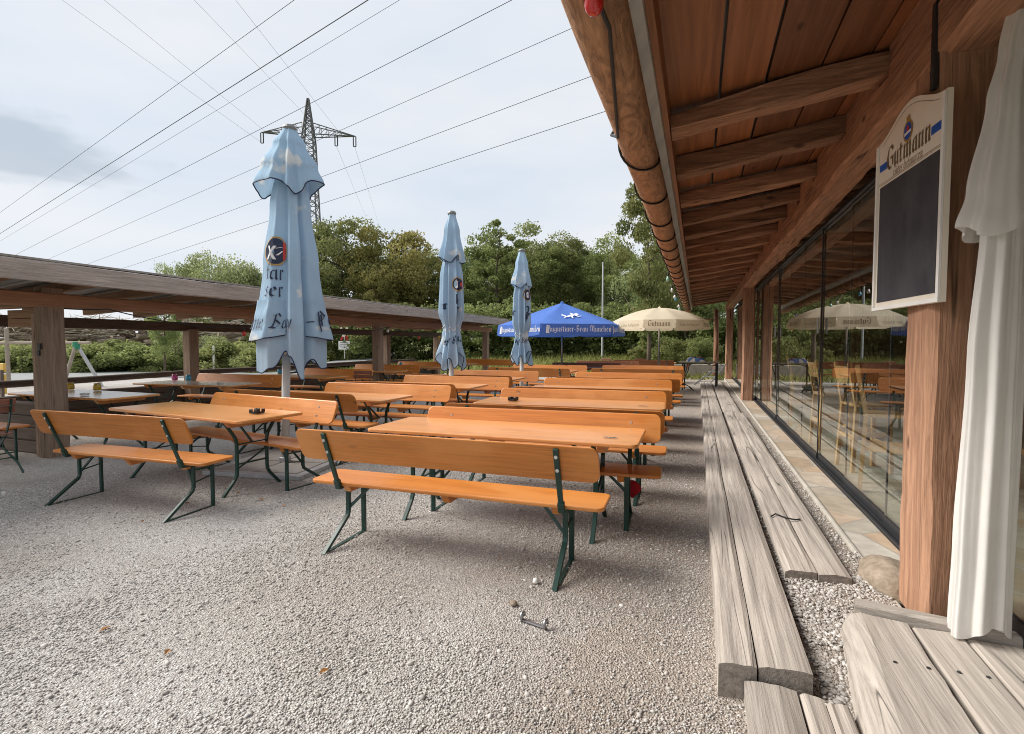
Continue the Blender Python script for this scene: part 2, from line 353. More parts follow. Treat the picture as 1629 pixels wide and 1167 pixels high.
g.col(g.mix(g.ramp(g.noise(co, 1.5, 6, .65), (.3, (.09, .12, .025)), (.7, (.24, .26, .075))), g.ramp(g.noise(co, .12, 3), (.4, (.10, .13, .03)), (.65, (.27, .26, .10))), .5)); g.set(Roughness=1); g.bump(g.noise(co, 6, 5), 1, .2); M['meadow'] = g.m
g = NG('flagstone'); co = g.coord('World', rnd=False)
v = g.nd('TexVoronoi'); v.inputs['Scale'].default_value = 1.9; g.lk(co, v.inputs['Vector'])
ve = g.nd('TexVoronoi', feature='DISTANCE_TO_EDGE'); ve.inputs['Scale'].default_value = 1.9; g.lk(co, ve.inputs['Vector'])
sp = g.nd('SeparateColor'); g.lk(v.outputs['Color'], sp.inputs[0])
c = g.ramp(sp.outputs[0], (0, (.36, .27, .18)), (.35, (.42, .385, .32)), (.7, (.46, .34, .235)), (1, (.5, .46, .4)))
c = g.mix(c, g.ramp(g.noise(co, 9, 5), (.3, .72), (.7, 1.08)), .8, 'MULTIPLY'); c = g.mix(c, (.3, .275, .24), g.ramp(ve.outputs['Distance'], (.008, 1), (.016, 0)))
g.col(c); g.set(Roughness=.75); M['flag'] = g.m
g = NG('kerb_stone'); co = g.coord('World', rnd=False); g.col(g.ramp(g.noise(co, 5, 6, .65), (.3, (.36, .335, .29)), (.7, (.52, .49, .43)))); g.set(Roughness=.9); g.bump(g.noise(co, 25, 5), .4, .01); M['kerb'] = g.m
g = NG('boulder'); co = g.coord(rnd=False); g.col(g.ramp(g.noise(co, 14, 6, .7), (.3, (.16, .12, .08)), (.7, (.38, .31, .24)))); g.set(Roughness=.9); g.bump(g.noise(co, 30, 5), .7, .01); M['boulder'] = g.m
g = NG('slab'); co = g.coord(rnd=False); g.col(g.ramp(g.noise(co, 8, 6, .65), (.3, (.33, .31, .28)), (.7, (.46, .43, .4)))); g.set(Roughness=.9); g.bump(g.noise(co, 60, 3), .3, .004); M['slab'] = g.m
g = NG('galvanised'); co = g.coord(rnd=False); g.col(g.ramp(g.noise(co, 12, 4), (.3, (.42, .43, .44)), (.7, (.56, .57, .58)))); g.set(Roughness=.5, Metallic=.4); M['galv'] = g.m

def leafmat(name, a, b, tr=.5):
    g = NG(name); at = g.nd('Attribute', attribute_name='tint')
    c = g.ramp(at.outputs['Fac'], (0, a), (1, b)); oi = g.nd('ObjectInfo'); hv = g.nd('HueSaturation')
    mr1 = g.nd('MapRange'); mr1.inputs[3].default_value = .482; mr1.inputs[4].default_value = .512; g.lk(oi.outputs['Random'], mr1.inputs[0]); g.lk(mr1.outputs[0], hv.inputs['Hue'])
    mr2 = g.nd('MapRange'); mr2.inputs[3].default_value = .85; mr2.inputs[4].default_value = 1.2; g.lk(oi.outputs['Random'], mr2.inputs[0]); g.lk(mr2.outputs[0], hv.inputs['Value'])
    g.lk(c, hv.inputs['Color']); g.col(hv.outputs[0]); g.set(Roughness=.65, Specular_IOR_Level=.25)
    t = g.nd('BsdfTranslucent'); g.lk(hv.outputs[0], t.inputs['Color']); ms = g.nd('MixShader'); ms.inputs[0].default_value = tr
    g.lk(g.b.outputs[0], ms.inputs[1]); g.lk(t.outputs[0], ms.inputs[2]); g.lk(ms.outputs[0], g.n['Material Output'].inputs['Surface']); return g.m
M['leaf_dark'] = leafmat('dark_leaves', (.10, .135, .042), (.30, .335, .125))
M['leaf_mid'] = leafmat('mid_leaves', (.125, .165, .05), (.36, .39, .15))
M['leaf_olive'] = leafmat('olive_leaves', (.135, .14, .04), (.37, .335, .115))
M['leaf_pale'] = leafmat('pale_leaves', (.175, .22, .09), (.43, .465, .23))
M['leaf_fresh'] = leafmat('fresh_leaves', (.08, .12, .025), (.24, .28, .07))
M['grass'] = leafmat('grass_blades', (.10, .13, .025), (.34, .34, .11), .4)
M['bark'] = wood('bark', (.05, .038, .028), (.15, .115, .085), 'z', 14, .3, .95, bump=1, knots=False)

# ------------------------------------------------------------------ pen-stroke lettering
def mn(x, h=.6, b=0.0): return [(x - .06, h - .07), (x, h - .01), (x, b + .06), (x + .06, b)]
GL = {
 'G': (.64, [[(.56, .80), (.42, .98), (.18, .90), (.07, .55), (.14, .12), (.34, 0), (.55, .12), (.55, .46)], [(.34, .47), (.62, .47)]]),
 'u': (.46, [mn(.1), mn(.34), [(.12, .03), (.32, .14)]]), 't': (.32, [[(.12, .78), (.12, .08), (.19, 0), (.28, .06)], [(.0, .58), (.28, .58)]]),
 'm': (.72, [mn(.1), mn(.34), mn(.58), [(.1, .46), (.32, .58)], [(.34, .46), (.56, .58)]]), 'n': (.48, [mn(.1), mn(.34), [(.1, .46), (.32, .58)]]),
 'a': (.46, [[(.3, .56), (.12, .5), (.08, .12), (.18, 0), (.32, .14)], mn(.34)]), 'i': (.24, [mn(.1), [(.07, .76), (.13, .8)]]),
 'e': (.38, [[(.1, .3), (.3, .42), (.2, .59), (.08, .48), (.08, .12), (.18, 0), (.32, .1)]]), 'r': (.36, [mn(.1), [(.1, .46), (.2, .58), (.3, .5)]]),
 's': (.36, [[(.3, .52), (.18, .59), (.08, .46), (.27, .18), (.17, 0), (.04, .08)]]), 'g': (.46, [[(.3, .56), (.12, .5), (.08, .14), (.18, .02), (.32, .14)], [(.34, .58), (.34, -.1), (.2, -.25), (.06, -.16)]]),
 'c': (.36, [[(.3, .5), (.18, .59), (.08, .46), (.08, .12), (.18, 0), (.32, .1)]]), 'h': (.46, [[(.06, .94), (.1, .98), (.1, .04), (.15, 0)], [(.1, .46), (.3, .58), (.34, .3), (.26, -.1)]]),
 'f': (.3, [[(.3, .88), (.2, .97), (.12, .85), (.12, 0)], [(.0, .58), (.27, .58)]]), 'y': (.46, [mn(.1), [(.34, .58), (.34, 0), (.2, -.25), (.08, -.2)], [(.12, .03), (.32, .14)]]),
 'A': (.62, [[(.02, .02), (.12, .5), (.26, .96)], [(.16, .86), (.28, 1), (.46, .55), (.50, .06), (.58, 0)], [(.10, .40), (.48, .40)]]),
 'B': (.58, [[(.16, .95), (.14, .04)], [(.02, .84), (.3, 1), (.46, .8), (.18, .55), (.5, .3), (.3, 0), (.04, .06)]]),
 'M': (.86, [[(.06, .84), (.18, .96), (.16, .06), (.08, 0)], [(.18, .96), (.42, .88), (.42, .05)], [(.42, .88), (.7, .96), (.7, .06), (.8, 0)]]),
 'P': (.56, [[(.18, .95), (.18, -.24)], [(.0, .72), (.3, 1), (.5, .72), (.32, .42), (.16, .46)], [(.3, .8), (.3, .1)]]), '-': (.3, [[(.04, .32), (.26, .36)]]), ' ': (.26, []),
 'H': (.56, [[(.1, .96), (.1, .04)], [(.1, .52), (.36, .6), (.44, .4), (.4, -.05)]]), 'w': (.66, [mn(.08), mn(.3), mn(.52), [(.1, .03), (.28, .12)], [(.32, .03), (.5, .12)]]), 'z': (.34, [[(.06, .56), (.28, .58), (.08, .05), (.3, .02)]]),
 'K': (.5, [[(.1, 1), (.1, 0)], [(.42, 1), (.12, .5), (.44, 0)]]), 'ä': (.46, None), 'ü': (.46, None), 'J': (.4, [[(.3, 1), (.3, .2), (.16, 0), (.04, .1)]]),
}
for a, b in (('ä', 'a'), ('ü', 'u')): GL[a] = (GL[b][0], GL[b][1] + [[(.1, .76), (.14, .8)], [(.28, .76), (.32, .8)]])
def lettering(mb, text, size, nib, f, ang=40, x0=0, align='c', sub=.12, gap=.03, slant=0):
    Wt = sum(GL[c][0] + gap for c in text)
    x = x0 - (Wt * size / 2 if align == 'c' else 0)
    nx, ny = math.cos(R_(ang)) * nib / 2, math.sin(R_(ang)) * nib / 2
    for c in text:
        for st in GL[c][1]:
            pts = []
            for (a, b) in zip(st[:-1], st[1:]):
                k = max(1, int(math.dist(a, b) / sub))
                pts += [(a[0] + (b[0] - a[0]) * i / k, a[1] + (b[1] - a[1]) * i / k) for i in range(k)]
            pts.append(st[-1])
            for p, q in zip(pts[:-1], pts[1:]):
                P = (x + (p[0] + slant * p[1]) * size, p[1] * size); Q = (x + (q[0] + slant * q[1]) * size, q[1] * size)
                mb.add([f(P[0] - nx, P[1] - ny), f(P[0] + nx, P[1] + ny), f(Q[0] + nx, Q[1] + ny), f(Q[0] - nx, Q[1] - ny)], [(0, 1, 2, 3)])
        x += (GL[c][0] + gap) * size
    return mb
def disc(mb, cx, cy, rx, ry, f, n=20, hole=0):
    if hole:
        for k in range(n):
            a, b = 2 * math.pi * k / n, 2 * math.pi * (k + 1) / n
            mb.add([f(cx + rx * math.cos(a), cy + ry * math.sin(a)), f(cx + rx * math.cos(b), cy + ry * math.sin(b)), f(cx + hole * rx * math.cos(b), cy + hole * ry * math.sin(b)), f(cx + hole * rx * math.cos(a), cy + hole * ry * math.sin(a))], [(0, 1, 2, 3)])
    else:
        for k in range(n):
            a, b = 2 * math.pi * k / n, 2 * math.pi * (k + 1) / n
            mb.add([f(cx, cy), f(cx + rx * math.cos(a), cy + ry * math.sin(a)), f(cx + rx * math.cos(b), cy + ry * math.sin(b))], [(0, 1, 2)])
    return mb
def poly(mb, pts, f, sub=1):
    return mb.add([f(u, v) for u, v in pts], [tuple(range(len(pts)))])
#PART2
# ------------------------------------------------------------------ ground
def sheet(name, x0, x1, y0, y1, z, mat, nx=1, ny=1, zf=None, kind='structure'):
    mb = MB(); X = np.linspace(x0, x1, nx + 1); Y = np.linspace(y0, y1, ny + 1)
    vs = [(x, y, z + (zf(x, y) if zf else 0)) for y in Y for x in X]
    fs = [(j * (nx + 1) + i, j * (nx + 1) + i + 1, (j + 1) * (nx + 1) + i + 1, (j + 1) * (nx + 1) + i) for j in range(ny) for i in range(nx)]
    mb.add(vs, fs); return tag(mb.build(name, mat), kind=kind)
def rise(x, y):
    d = math.hypot(x * .45, y); t = min(1, max(0, (d - 25) / 14)); r = t * t * (3 - 2 * t) * .75
    t2 = min(1, max(0, (d - 42) / 60)); r += t2 * 3
    if x < -16: r *= max(0, min(1, (-28 - x) / 5)) if x < -28 else max(0, 1 - (-16 - x) / 2)
    if x < -26.5: r += min(1, (-26.5 - x) / 6) * .5
    return r + .04 * noise.noise(Vector((x * .3, y * .3, 0)))
sheet('meadow_ground', -700, 700, -300, 900, -.06, M['meadow'])
sheet('meadow_bank', -90, 70, 21.5, 110, -.035, M['meadow'], 80, 60, lambda x, y: rise(x, y) * min(1, (y - 21.5) / 3))
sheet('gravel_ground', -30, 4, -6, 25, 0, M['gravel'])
rd = MB(); ne = [PD(-500, 17), PD(0, 20), PD(130, 21.5), PD(420, 23.5), PD(560, 32), PD(650, 42)]; fe = [PD(-500, 26), PD(0, 27.6), PD(130, 27.8), PD(430, 28.5), PD(560, 42), PD(650, 56)]
rd.add([(p.x, p.y, .014 + .3 * max(0, i - 3)) for i, p in enumerate(ne)] + [(p.x, p.y, .014 + .3 * max(0, i - 3)) for i, p in enumerate(fe)], [(i, i + 1, 7 + i, 6 + i) for i in range(5)])
tag(rd.build('road', M['asphalt']), kind='structure')

# pebbles strewn on the gravel near the viewer: far too many to count
def ico():
    bm = bmesh.new(); bmesh.ops.create_icosphere(bm, subdivisions=1, radius=1); v = np.array([v.co[:] for v in bm.verts]); f = np.array([[x.index for x in q.verts] for q in bm.faces]); bm.free(); return v, f
IV, IF = ico()
def scatter_stones(name, pos, size, seed):
    rg = np.random.RandomState(seed); n = len(pos)
    V = np.repeat(IV[None], n, 0) * (1 + rg.uniform(-.28, .28, (n, len(IV), 1)))
    sc = size[:, None, None] * np.stack([rg.uniform(.7, 1.3, n), rg.uniform(.6, 1.0, n), rg.uniform(.35, .7, n)], -1)[:, None]
    V = V * sc; a = rg.uniform(0, 6.28, n); ca, sa = np.cos(a)[:, None], np.sin(a)[:, None]
    tx = rg.uniform(-.5, .5, n)[:, None]
    y1 = V[..., 1] * np.cos(tx) - V[..., 2] * np.sin(tx); z1 = V[..., 1] * np.sin(tx) + V[..., 2] * np.cos(tx)
    X = V[..., 0] * ca - y1 * sa; Y = V[..., 0] * sa + y1 * ca
    W = np.stack([X, Y, z1], -1) + pos[:, None]
    F = IF[None] + (np.arange(n) * len(IV))[:, None, None]
    me = bpy.data.meshes.new(name); W = W.reshape(-1, 3); F = F.reshape(-1, 3)
    me.vertices.add(len(W)); me.vertices.foreach_set('co', W.ravel()); me.loops.add(F.size); me.loops.foreach_set('vertex_index', F.ravel().astype(np.int32))
    me.polygons.add(len(F)); me.polygons.foreach_set('loop_start', np.arange(0, F.size, 3, dtype=np.int32)); me.polygons.foreach_set('loop_total', np.full(len(F), 3, np.int32)); me.update(calc_edges=True)
    at = me.attributes.new('tint', 'FLOAT', 'POINT'); at.data.foreach_set('value', np.repeat(np.clip(rg.normal(.46, .19, n), 0, 1), len(IV)).astype(np.float32))
    me.materials.append(M['pebble']); o = bpy.data.objects.new(name, me); COL.objects.link(o); return o
rg = np.random.RandomState(3)
npb = 150000
dd = 1.0 + 6.5 * rg.uniform(0, 1, npb) ** 1.35; aa = rg.uniform(-1.24, .42, npb) 
px_, py_ = dd * np.sin(aa) , dd * np.cos(aa)
rot = _yaw * .0
pn_ = np.array([noise.noise(Vector((a * .9, b * .9, 2.2))) + .5 * noise.noise(Vector((a * 2.7, b * 2.7, 5))) for a, b in zip(px_, py_)])
keep = (rg.uniform(0, 1, npb) < np.clip(.62 + 1.1 * pn_, .16, 1)) & (px_ < 1.0) & ~((px_ > .09) & (px_ < .9) & (py_ > 2.28)) & ~((px_ > .55) & (py_ < 2.9))
pp = np.stack([px_, py_, np.full(npb, .002)], -1)[keep]
sz = np.exp(rg.normal(math.log(.0044), .36, len(pp))) * (1 + .05 * dd[keep])
big_ = rg.uniform(0, 1, len(pp)) < .006; sz[big_] *= 2.0
tag(scatter_stones('loose_gravel', pp, sz, 4), kind='stuff')
def mound(x, y): return .095 * min(1, max(0, (y - 1.9) / .9)) * min(1, max(0, (x - .45) / .06)) if x > .45 else 0
def moundz(x, y): return max(.012, mound(x, y) - (.03 if y > 4 and x > .86 else 0)) + .008 * noise.noise(Vector((x * 9, y * 9, 0)))
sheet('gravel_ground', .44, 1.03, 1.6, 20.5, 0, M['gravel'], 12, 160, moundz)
gx = rg.uniform(.86, 1.03, 1600); gy = rg.uniform(2.9, 9, 1600)
g2x = rg.uniform(.47, 1.02, 5200); g2y = rg.uniform(1.9, 3.6, 5200)
g3x = rg.uniform(.445, .53, 1500); g3y = rg.uniform(2.8, 9, 1500)
X = np.concatenate([gx, g2x, g3x]); Y = np.concatenate([gy, g2y, g3y])
tag(scatter_stones('gravel_fill', np.stack([X, Y, np.array([moundz(a, b) + .002 if a > .45 else .006 for a, b in zip(X, Y)])], -1), np.exp(rg.normal(math.log(.0075), .38, len(X))), 8), kind='stuff')

# ------------------------------------------------------------------ the restaurant building
GX = 1.39                              # glass plane
B = thing('restaurant_building', 'long timber restaurant with overhanging plank roof and tall glass front', 'building', (1.3, 12, 0))
YN, YF = -2.5, 22.5
def bp(mb, name, mat, **k): return mb.build(name, mat, B, world=True, **k)
bp(MB().box(1.05, 1.33, 3.4, YF, -.1, .08), 'sill', M['flag'])
bp(MB().box(1.02, 1.05, 2.9, YF, -.1, .095), 'kerb', M['kerb'], bevel=.008)
t = MB(); 
for k in range(4): t.box(1.325 + k * .035, 1.345 + k * .035, 3.42, YF, .05, .105)
t.box(1.32, 1.47, 3.42, YF, .0, .088); bp(t, 'sliding_track', M['alu'])
# posts standing on the sill
PY = [(3.02, 3.36), (14.0, 14.3), (22.2, 22.5)]
for i, (a, b) in enumerate(PY):
    w_ = .30 if i == 0 else .26
    bp(hewn(MB(), (1.06 + w_ / 2, (a + b) / 2, .10 if i == 0 else .06), (1.06 + w_ / 2, (a + b) / 2, 2.9), w_, b - a, up=(0, 1, 0), seed=i, amp=.016, seg=.10, ch=.03), 'post', M['old_z'])
bp(hewn(MB(), (1.1, -1.3, .0), (1.1, -1.3, 2.9), .3, .3, up=(0, 1, 0), seed=8), 'post', M['old_z'])
bp(hewn(MB(), (1.17, YN, 3.0), (1.17, YF + .6, 3.0), .23, .27, seed=3, amp=.026, seg=.18, ch=.035), 'purlin', M['old_y'])
bp(hewn(MB(), (1.3, 3.16, 3.02), (5.5, 3.16, 3.02), .26, .3, seed=5, amp=.012, ch=.03), 'tie_beam', M['old_x'])
# rafters
RY = [-1.8, -.9, .1, 1.1, 2.15, 3.92, 4.9, 5.95, 6.85, 7.75, 8.55, 9.5, 10.4, 11.3, 12.2, 13.1, 14.0, 15, 16, 17, 18, 19, 20, 21, 22]
SL = .135
def rz(x): return 2.985 + (x + .22) * SL
for i, y in enumerate(RY):
    hh = .15 + .025 * math.sin(i * 2.3); ww = .15 + .02 * math.sin(i * 1.7)
    r = hewn(MB(), (-.205, y, rz(-.205) + hh / 2 - .01 + .004 * math.sin(i)), (1.9, y + .02 * math.sin(i * 3), rz(1.9) + hh / 2 - .01), ww, hh, seed=20 + i, amp=.024, seg=.13, ch=.016)
    bp(r, 'rafter', M['old_x'])
for a, b in zip(RY[:-1], RY[1:]):
    bp(MB().box(1.075, 1.125, a + .09, b - .09, 3.125, rz(1.1) + .155), 'blocking', M['old_y'], bevel=.004)
# roof boards run lengthwise on top of the rafters
xb = [-.225, .11, .40, .72, 1.0, 1.32, 1.6, 1.9]
for i, (a, b) in enumerate(zip(xb[:-1], xb[1:])):
    za, zb = rz(a) + .165, rz(b) + .165; q = .006 if i != 1 else .012
    m = MB().add([(a + q, YN, za), (b - q, YN, zb), (b - q, YF + .5, zb), (a + q, YF + .5, za), (a + q, YN, za + .03), (b - q, YN, zb + .03), (b - q, YF + .5, zb + .03), (a + q, YF + .5, za + .03)],
        [(0, 3, 2, 1), (4, 5, 6, 7), (0, 1, 5, 4), (1, 2, 6, 5), (2, 3, 7, 6), (3, 0, 4, 7)])
    bp(m, 'roof_board', M['board_y'])
e = MB().add([(-.24, YN, rz(-.2) - .015), (-.205, YN, rz(-.2) - .01), (-.205, YF + .5, rz(-.2) - .01), (-.24, YF + .5, rz(-.2) - .015), (-.24, YN, 3.17), (-.205, YN, 3.17), (-.205, YF + .5, 3.17), (-.24, YF + .5, 3.17)],
     [(0, 3, 2, 1), (4, 5, 6, 7), (0, 1, 5, 4), (1, 2, 6, 5), (2, 3, 7, 6), (3, 0, 4, 7)]); 
bp(e, 'eave_board', M['board_y'])
za = 3.2
bp(MB().add([(-.5, YN, 3.17), (7.7, YN, 4.27), (7.7, YF + .5, 4.27), (-.5, YF + .5, 3.17), (-.5, YN, 3.23), (7.7, YN, 4.33), (7.7, YF + .5, 4.33), (-.5, YF + .5, 3.23)],
   [(0, 3, 2, 1), (4, 5, 6, 7), (0, 1, 5, 4), (1, 2, 6, 5), (2, 3, 7, 6), (3, 0, 4, 7)]), 'roof', M['tin'])
bp(MB().add([(-.305, YN, 2.85), (-.242, YN, 2.93), (-.242, YF + .5, 2.93), (-.305, YF + .5, 2.85), (-.305, YN, 3.165), (-.242, YN, 3.165), (-.242, YF + .5, 3.165), (-.305, YF + .5, 3.165)],
   [(0, 3, 2, 1), (4, 5, 6, 7), (0, 1, 5, 4), (1, 2, 6, 5), (2, 3, 7, 6), (3, 0, 4, 7)]), 'flashing', plain('pale_grey_sheet', (.62, .61, .58), .6))
# hollowed log that serves as gutter
lg = MB(); fr = []; n = 22; segs = 90; LC = (-.385, 2.80); LR = .112
vs = []
for i in range(segs):
    y = YN + (YF + .8 - YN) * i / (segs - 1); ox = .010 * noise.noise(Vector((y * .5, 1, 0))); oz = .010 * noise.noise(Vector((y * .5, 7, 0))); rr = LR * (1 + .05 * noise.noise(Vector((y * .7, 3, 3))))
    for k in range(n):
        a = 2 * math.pi * k / n; r2 = rr * (1 + .03 * noise.noise(Vector((y * 1.5, math.cos(a) * 2, math.sin(a) * 2))))
        vs.append((LC[0] + ox + r2 * math.cos(a), y, LC[1] + oz + r2 * math.sin(a)))
fs = [(i * n + k, i * n + (k + 1) % n, (i + 1) * n + (k + 1) % n, (i + 1) * n + k) for i in range(segs - 1) for k in range(n)] + [tuple(range(n)), tuple((segs - 1) * n + k for k in range(n))]
lg.add(vs, fs); bp(lg, 'gutter_log', M['log'], smooth=True)
# glass front: frameless sliding leaves in dark rails
PE = [3.42, 4.7, 5.9, 7.1, 8.2, 9.4, 10.6, 12.0, 13.0, 13.95]
PE2 = [14.35, 15.6, 16.9, 18.2, 19.5, 20.8, 22.1]
for pe in (PE, PE2):
    for i, (a, b) in enumerate(zip(pe[:-1], pe[1:])):
        gx_ = GX + .009 * (i % 3)
        f = bp(MB().box(gx_ - .004, gx_ + .004, a + .004, b - .004, .16, 2.845), 'glass_panel', M['pane'])
        fm = MB().box(gx_ - .014, gx_ + .014, a + .002, b - .002, .1, .165).box(gx_ - .01, gx_ + .01, a + .002, b - .002, 2.845, 2.862)
        w_ = .018 if i < 5 else .03
        fm.box(gx_ - .0055, gx_ + .0055, a + .0025, a + .0025 + w_, .167, 2.843)
        if i > 5: fm.box(gx_ - .0055, gx_ + .0055, b - .0025 - w_, b - .0025, .167, 2.843)
        o = fm.build('panel_frame', M['alu'], f)
bp(MB().box(1.36, 1.45, 3.38, YF, 2.864, 2.9), 'top_rail', M['alu'])
lk_ = MB().box(1.352, 1.368, 10.72, 10.80, 1.62, 1.78).tube([(1.36, 10.73, 1.78), (1.36, 10.73, 1.83), (1.36, 10.79, 1.83), (1.36, 10.79, 1.78)], .006); bp(lk_, 'lock', M['iron'])
bp(MB().box(1.352, 1.366, 7.08, 7.13, 1.62, 1.80), 'handle', M['iron'])
# room behind the glass
bp(MB().box(1.475, 7.5, -2.4, YF, -.08, .085), 'floor', M['flag'])
bp(MB().box(7.5, 7.65, -2.4, YF, -.1, 4.3), 'back_wall', wood('dark_panelling', (.05, .022, .012), (.13, .06, .03), 'z', 12, .06, .7))
bp(MB().prism([(1.5, 0), (7.5, 0), (7.5, 4.25), (1.5, 3.43)], lambda u, v, d: (u, YF - .12 * (1 - d), v)), 'end_wall', M['old_z'])
bp(MB().prism([(1.5, 0), (7.5, 0), (7.5, 4.25), (1.5, 3.43)], lambda u, v, d: (u, -2.5 + .1 * d, v)), 'end_wall', M['old_z'])
for yy in (6.3, 10.2, 17.5): bp(hewn(MB(), (4.3, yy, .08), (4.3, yy, 3.3), .24, .24, up=(0, 1, 0), seed=int(yy)), 'inner_post', M['old_z'])
for yy in (7, 10.5, 14, 17.5): bp(hewn(MB(), (1.95, yy, 3.3), (7.5, yy, 3.45), .2, .22, seed=int(yy) + 3), 'inner_beam', M['old_x'])
bp(MB().box(1.325, 1.345, .3, 2.98, .13, .30).box(1.325, 1.345, .3, 2.98, 2.8, 2.86).box(1.325, 1.345, .3, .36, .305, 2.795), 'door_frame', M['alu'])
bp(MB().box(1.331, 1.339, .365, 2.98, .302, 2.797), 'door_glass', M['pane'])
# strap on the beam end
st_ = MB().box(1.04, 1.062, 3.06, 3.10, 2.72, 3.13); st_.lathe([(.012, 0), (.016, .006)], (1.045, 3.08, 2.8), 8); bp(st_, 'iron_strap', M['alu'], bevel=.003)

# boulder under the first post
bm_ = MB(); v_, f_ = [], []
b0 = bmesh.new(); bmesh.ops.create_icosphere(b0, subdivisions=4, radius=1)
for v in b0.verts:
    p = v.co; k = 1 + .16 * noise.noise(p * 1.4) + .06 * noise.noise(p * 4); v_.append((p.x * .155 * k, p.y * .26 * k, p.z * .13 * k))
f_ = [[q.index for q in f.verts] for f in b0.faces]; b0.free()
o = bm_.add(v_, f_).build('boulder', M['boulder'], smooth=True); o.location = (1.10, 3.56, .09); tag(o, 'rough brown boulder wedged under the foot of the near timber post', 'boulder')

# ------------------------------------------------------------------ planks and platform along the front
def plank(name, x0, x1, y0, y1, z0, z1, label, mat, seed, n=40, skew=0, axis='y', group=None):
    mb = MB(); m = 7; vs = []; cols = np.linspace(0, 1, m)
    for i in range(n):
        y = y0 + (y1 - y0) * i / (n - 1)
        for s_ in range(2):
            for c in cols:
                x = x0 + (x1 - x0) * c + .006 * noise.noise(Vector((y * .8 + seed, c * 3, 0)))
                yy = y + (skew * c if i == 0 else 0)
                zz = (z1 + .008 * noise.noise(Vector((y * 1.3, c * 4, seed))) - (.008 if c in (0., 1.) else 0)) if s_ else z0
                vs.append((x, yy, zz))
    fs = []
    for i in range(n - 1):
        for c in range(m - 1):
            a = i * 2 * m + m + c; fs.append((a, a + 1, a + 1 + 2 * m, a + 2 * m))
            a = i * 2 * m + c; fs.append((a, a + 2 * m, a + 2 * m + 1, a + 1))
        a = i * 2 * m; fs.append((a, a + m, a + 3 * m, a + 2 * m)); a += m - 1; fs.append((a, a + 2 * m, a + 3 * m, a + m))
    for i in (0, n - 1):
        for c in range(m - 1): a = i * 2 * m + c; fs.append((a, a + 1, a + m + 1, a + m))
    mb.add(vs, fs); o = mb.build(name, mat); tag(o, label, 'plank', group); return o
GP = 'weathered timber planks along the glass front'
plank('timber_plank', .105, .255, 2.30, 19.3, -.02, .15, 'outermost long cracked grey plank bordering the open gravel', M['grey_y'], 1, 70, .02, group=GP)
plank('timber_plank', .262, .465, 2.325, 19.3, -.02, .152, 'long grey plank lying tight against the outermost one', M['grey_y'], 11, 70, .02, group=GP)
plank('timber_plank', .515, .685, 3.40, 11.0, .0, .145, 'grey plank with a pale sawn end, left half of the inner pair', M['grey_y'], 2, 40, .03, group=GP)
plank('timber_plank', .692, .868, 3.42, 11.0, .0, .14, 'grey plank beside the narrow gravel strip and the kerb', M['grey_y'], 5, 40, .02, group=GP)
plank('timber_plank', .50, .82, 11.02, 20.5, .0, .14, 'far wide plank continuing the inner pair towards the end of the building', M['grey_y'], 6, 40, group=GP)
plank('timber_plank', .205, .398, .7, 2.30, -.02, .098, 'short wide plank low at the bottom, left one of the three', M['grey_y'], 7, 14, group=GP)
plank('timber_plank', .408, .492, .7, 2.29, -.02, .092, 'short narrow plank low at the bottom, middle of the three', M['grey_y'], 8, 14, group=GP)
plank('timber_plank', .498, .578, .7, 2.27, -.02, .09, 'short narrow plank low at the bottom, next to the platform', M['grey_y'], 9, 14, group=GP)
# iron nail bent on the plank
tag(MB().tube([(.56, 4.42, .151), (.60, 4.48, .157), (.66, 4.40, .157), (.72, 4.38, .156), (.76, 4.42, .152)], .006, 6).build('iron_staple', M['black']), 'bent black iron staple on the inner grey plank', 'staple')
P = thing('wooden_platform', 'low weathered board platform in front of the white curtain', 'platform', (1.4, 1.6, 0))
xs = [.72, .945, 1.13, 1.42, 1.75, 2.1]
def rly(x): return 2.865 - .19 * (x - .75)
for i, (a, b) in enumerate(zip(xs[1:-1], xs[2:])):
    hewn(MB(), ((a + b) / 2 - .06, .2, .172), ((a + b) / 2, rly((a + b) / 2) - .012, .172), b - a - (.012 if i else .006), .06, seed=60 + i, amp=.005, ch=.01).build('deck_board', M['grey_y'], P, world=True)
vs = []; sec = [(.0, -.06), (-.012, .02), (.004, .10), (.034, .165), (.062, .197), (.09, .206), (.14, .203), (.20, .2025), (.262, .203), (.262, .14), (.2, -.06)]; ny = 34
for i in range(ny):
    y = .3 + (2.93 - .3) * i / (ny - 1); e = 1 if i < ny - 1 else .8
    for k, (a, z) in enumerate(sec):
        w1 = .010 * noise.noise(Vector((y * 2.2, k * .7, 4))) + .004 * noise.noise(Vector((y * 9, k * 2, 1)))
        x = .675 + (y - 2.93) * .105 + a * (1 - .0 * e) if k < 6 else .675 + a + (y - 2.93) * (.105 if k < 8 else .04)
        yy = min(y, rly(x) - .012) if k >= 6 else y - (.05 * (1 - min(1, a / .05)) if i == ny - 1 else 0)
        vs.append((x + w1, yy, (z if z < 0 else z * e) + w1 * .5))
m_ = len(sec)
MB().add(vs, [(i * m_ + k, i * m_ + (k + 1) % m_, (i + 1) * m_ + (k + 1) % m_, (i + 1) * m_ + k) for i in range(ny - 1) for k in range(m_)] + [tuple(range(m_)), tuple((ny - 1) * m_ + k for k in range(m_))]).build('waney_board', M['grey_y'], P, world=True, smooth=False)
hewn(MB(), (.745, rly(.745) + .035, .205), (2.4, rly(2.4) + .035, .205), .07, .075, seed=73, amp=.005).build('back_rail', M['grey_x'], P, world=True)
for i, (a, b) in enumerate(zip(xs[:-1], xs[1:])):
    for yy in (2.60, 1.9):
        for fx in (.25, .75): MB().lathe([(.008, 0), (.0075, .003), (.002, .0035)], (a + (b - a) * fx, yy + .01 * i - .15, .2025), 8).build('screw', M['alu'], P, world=True)
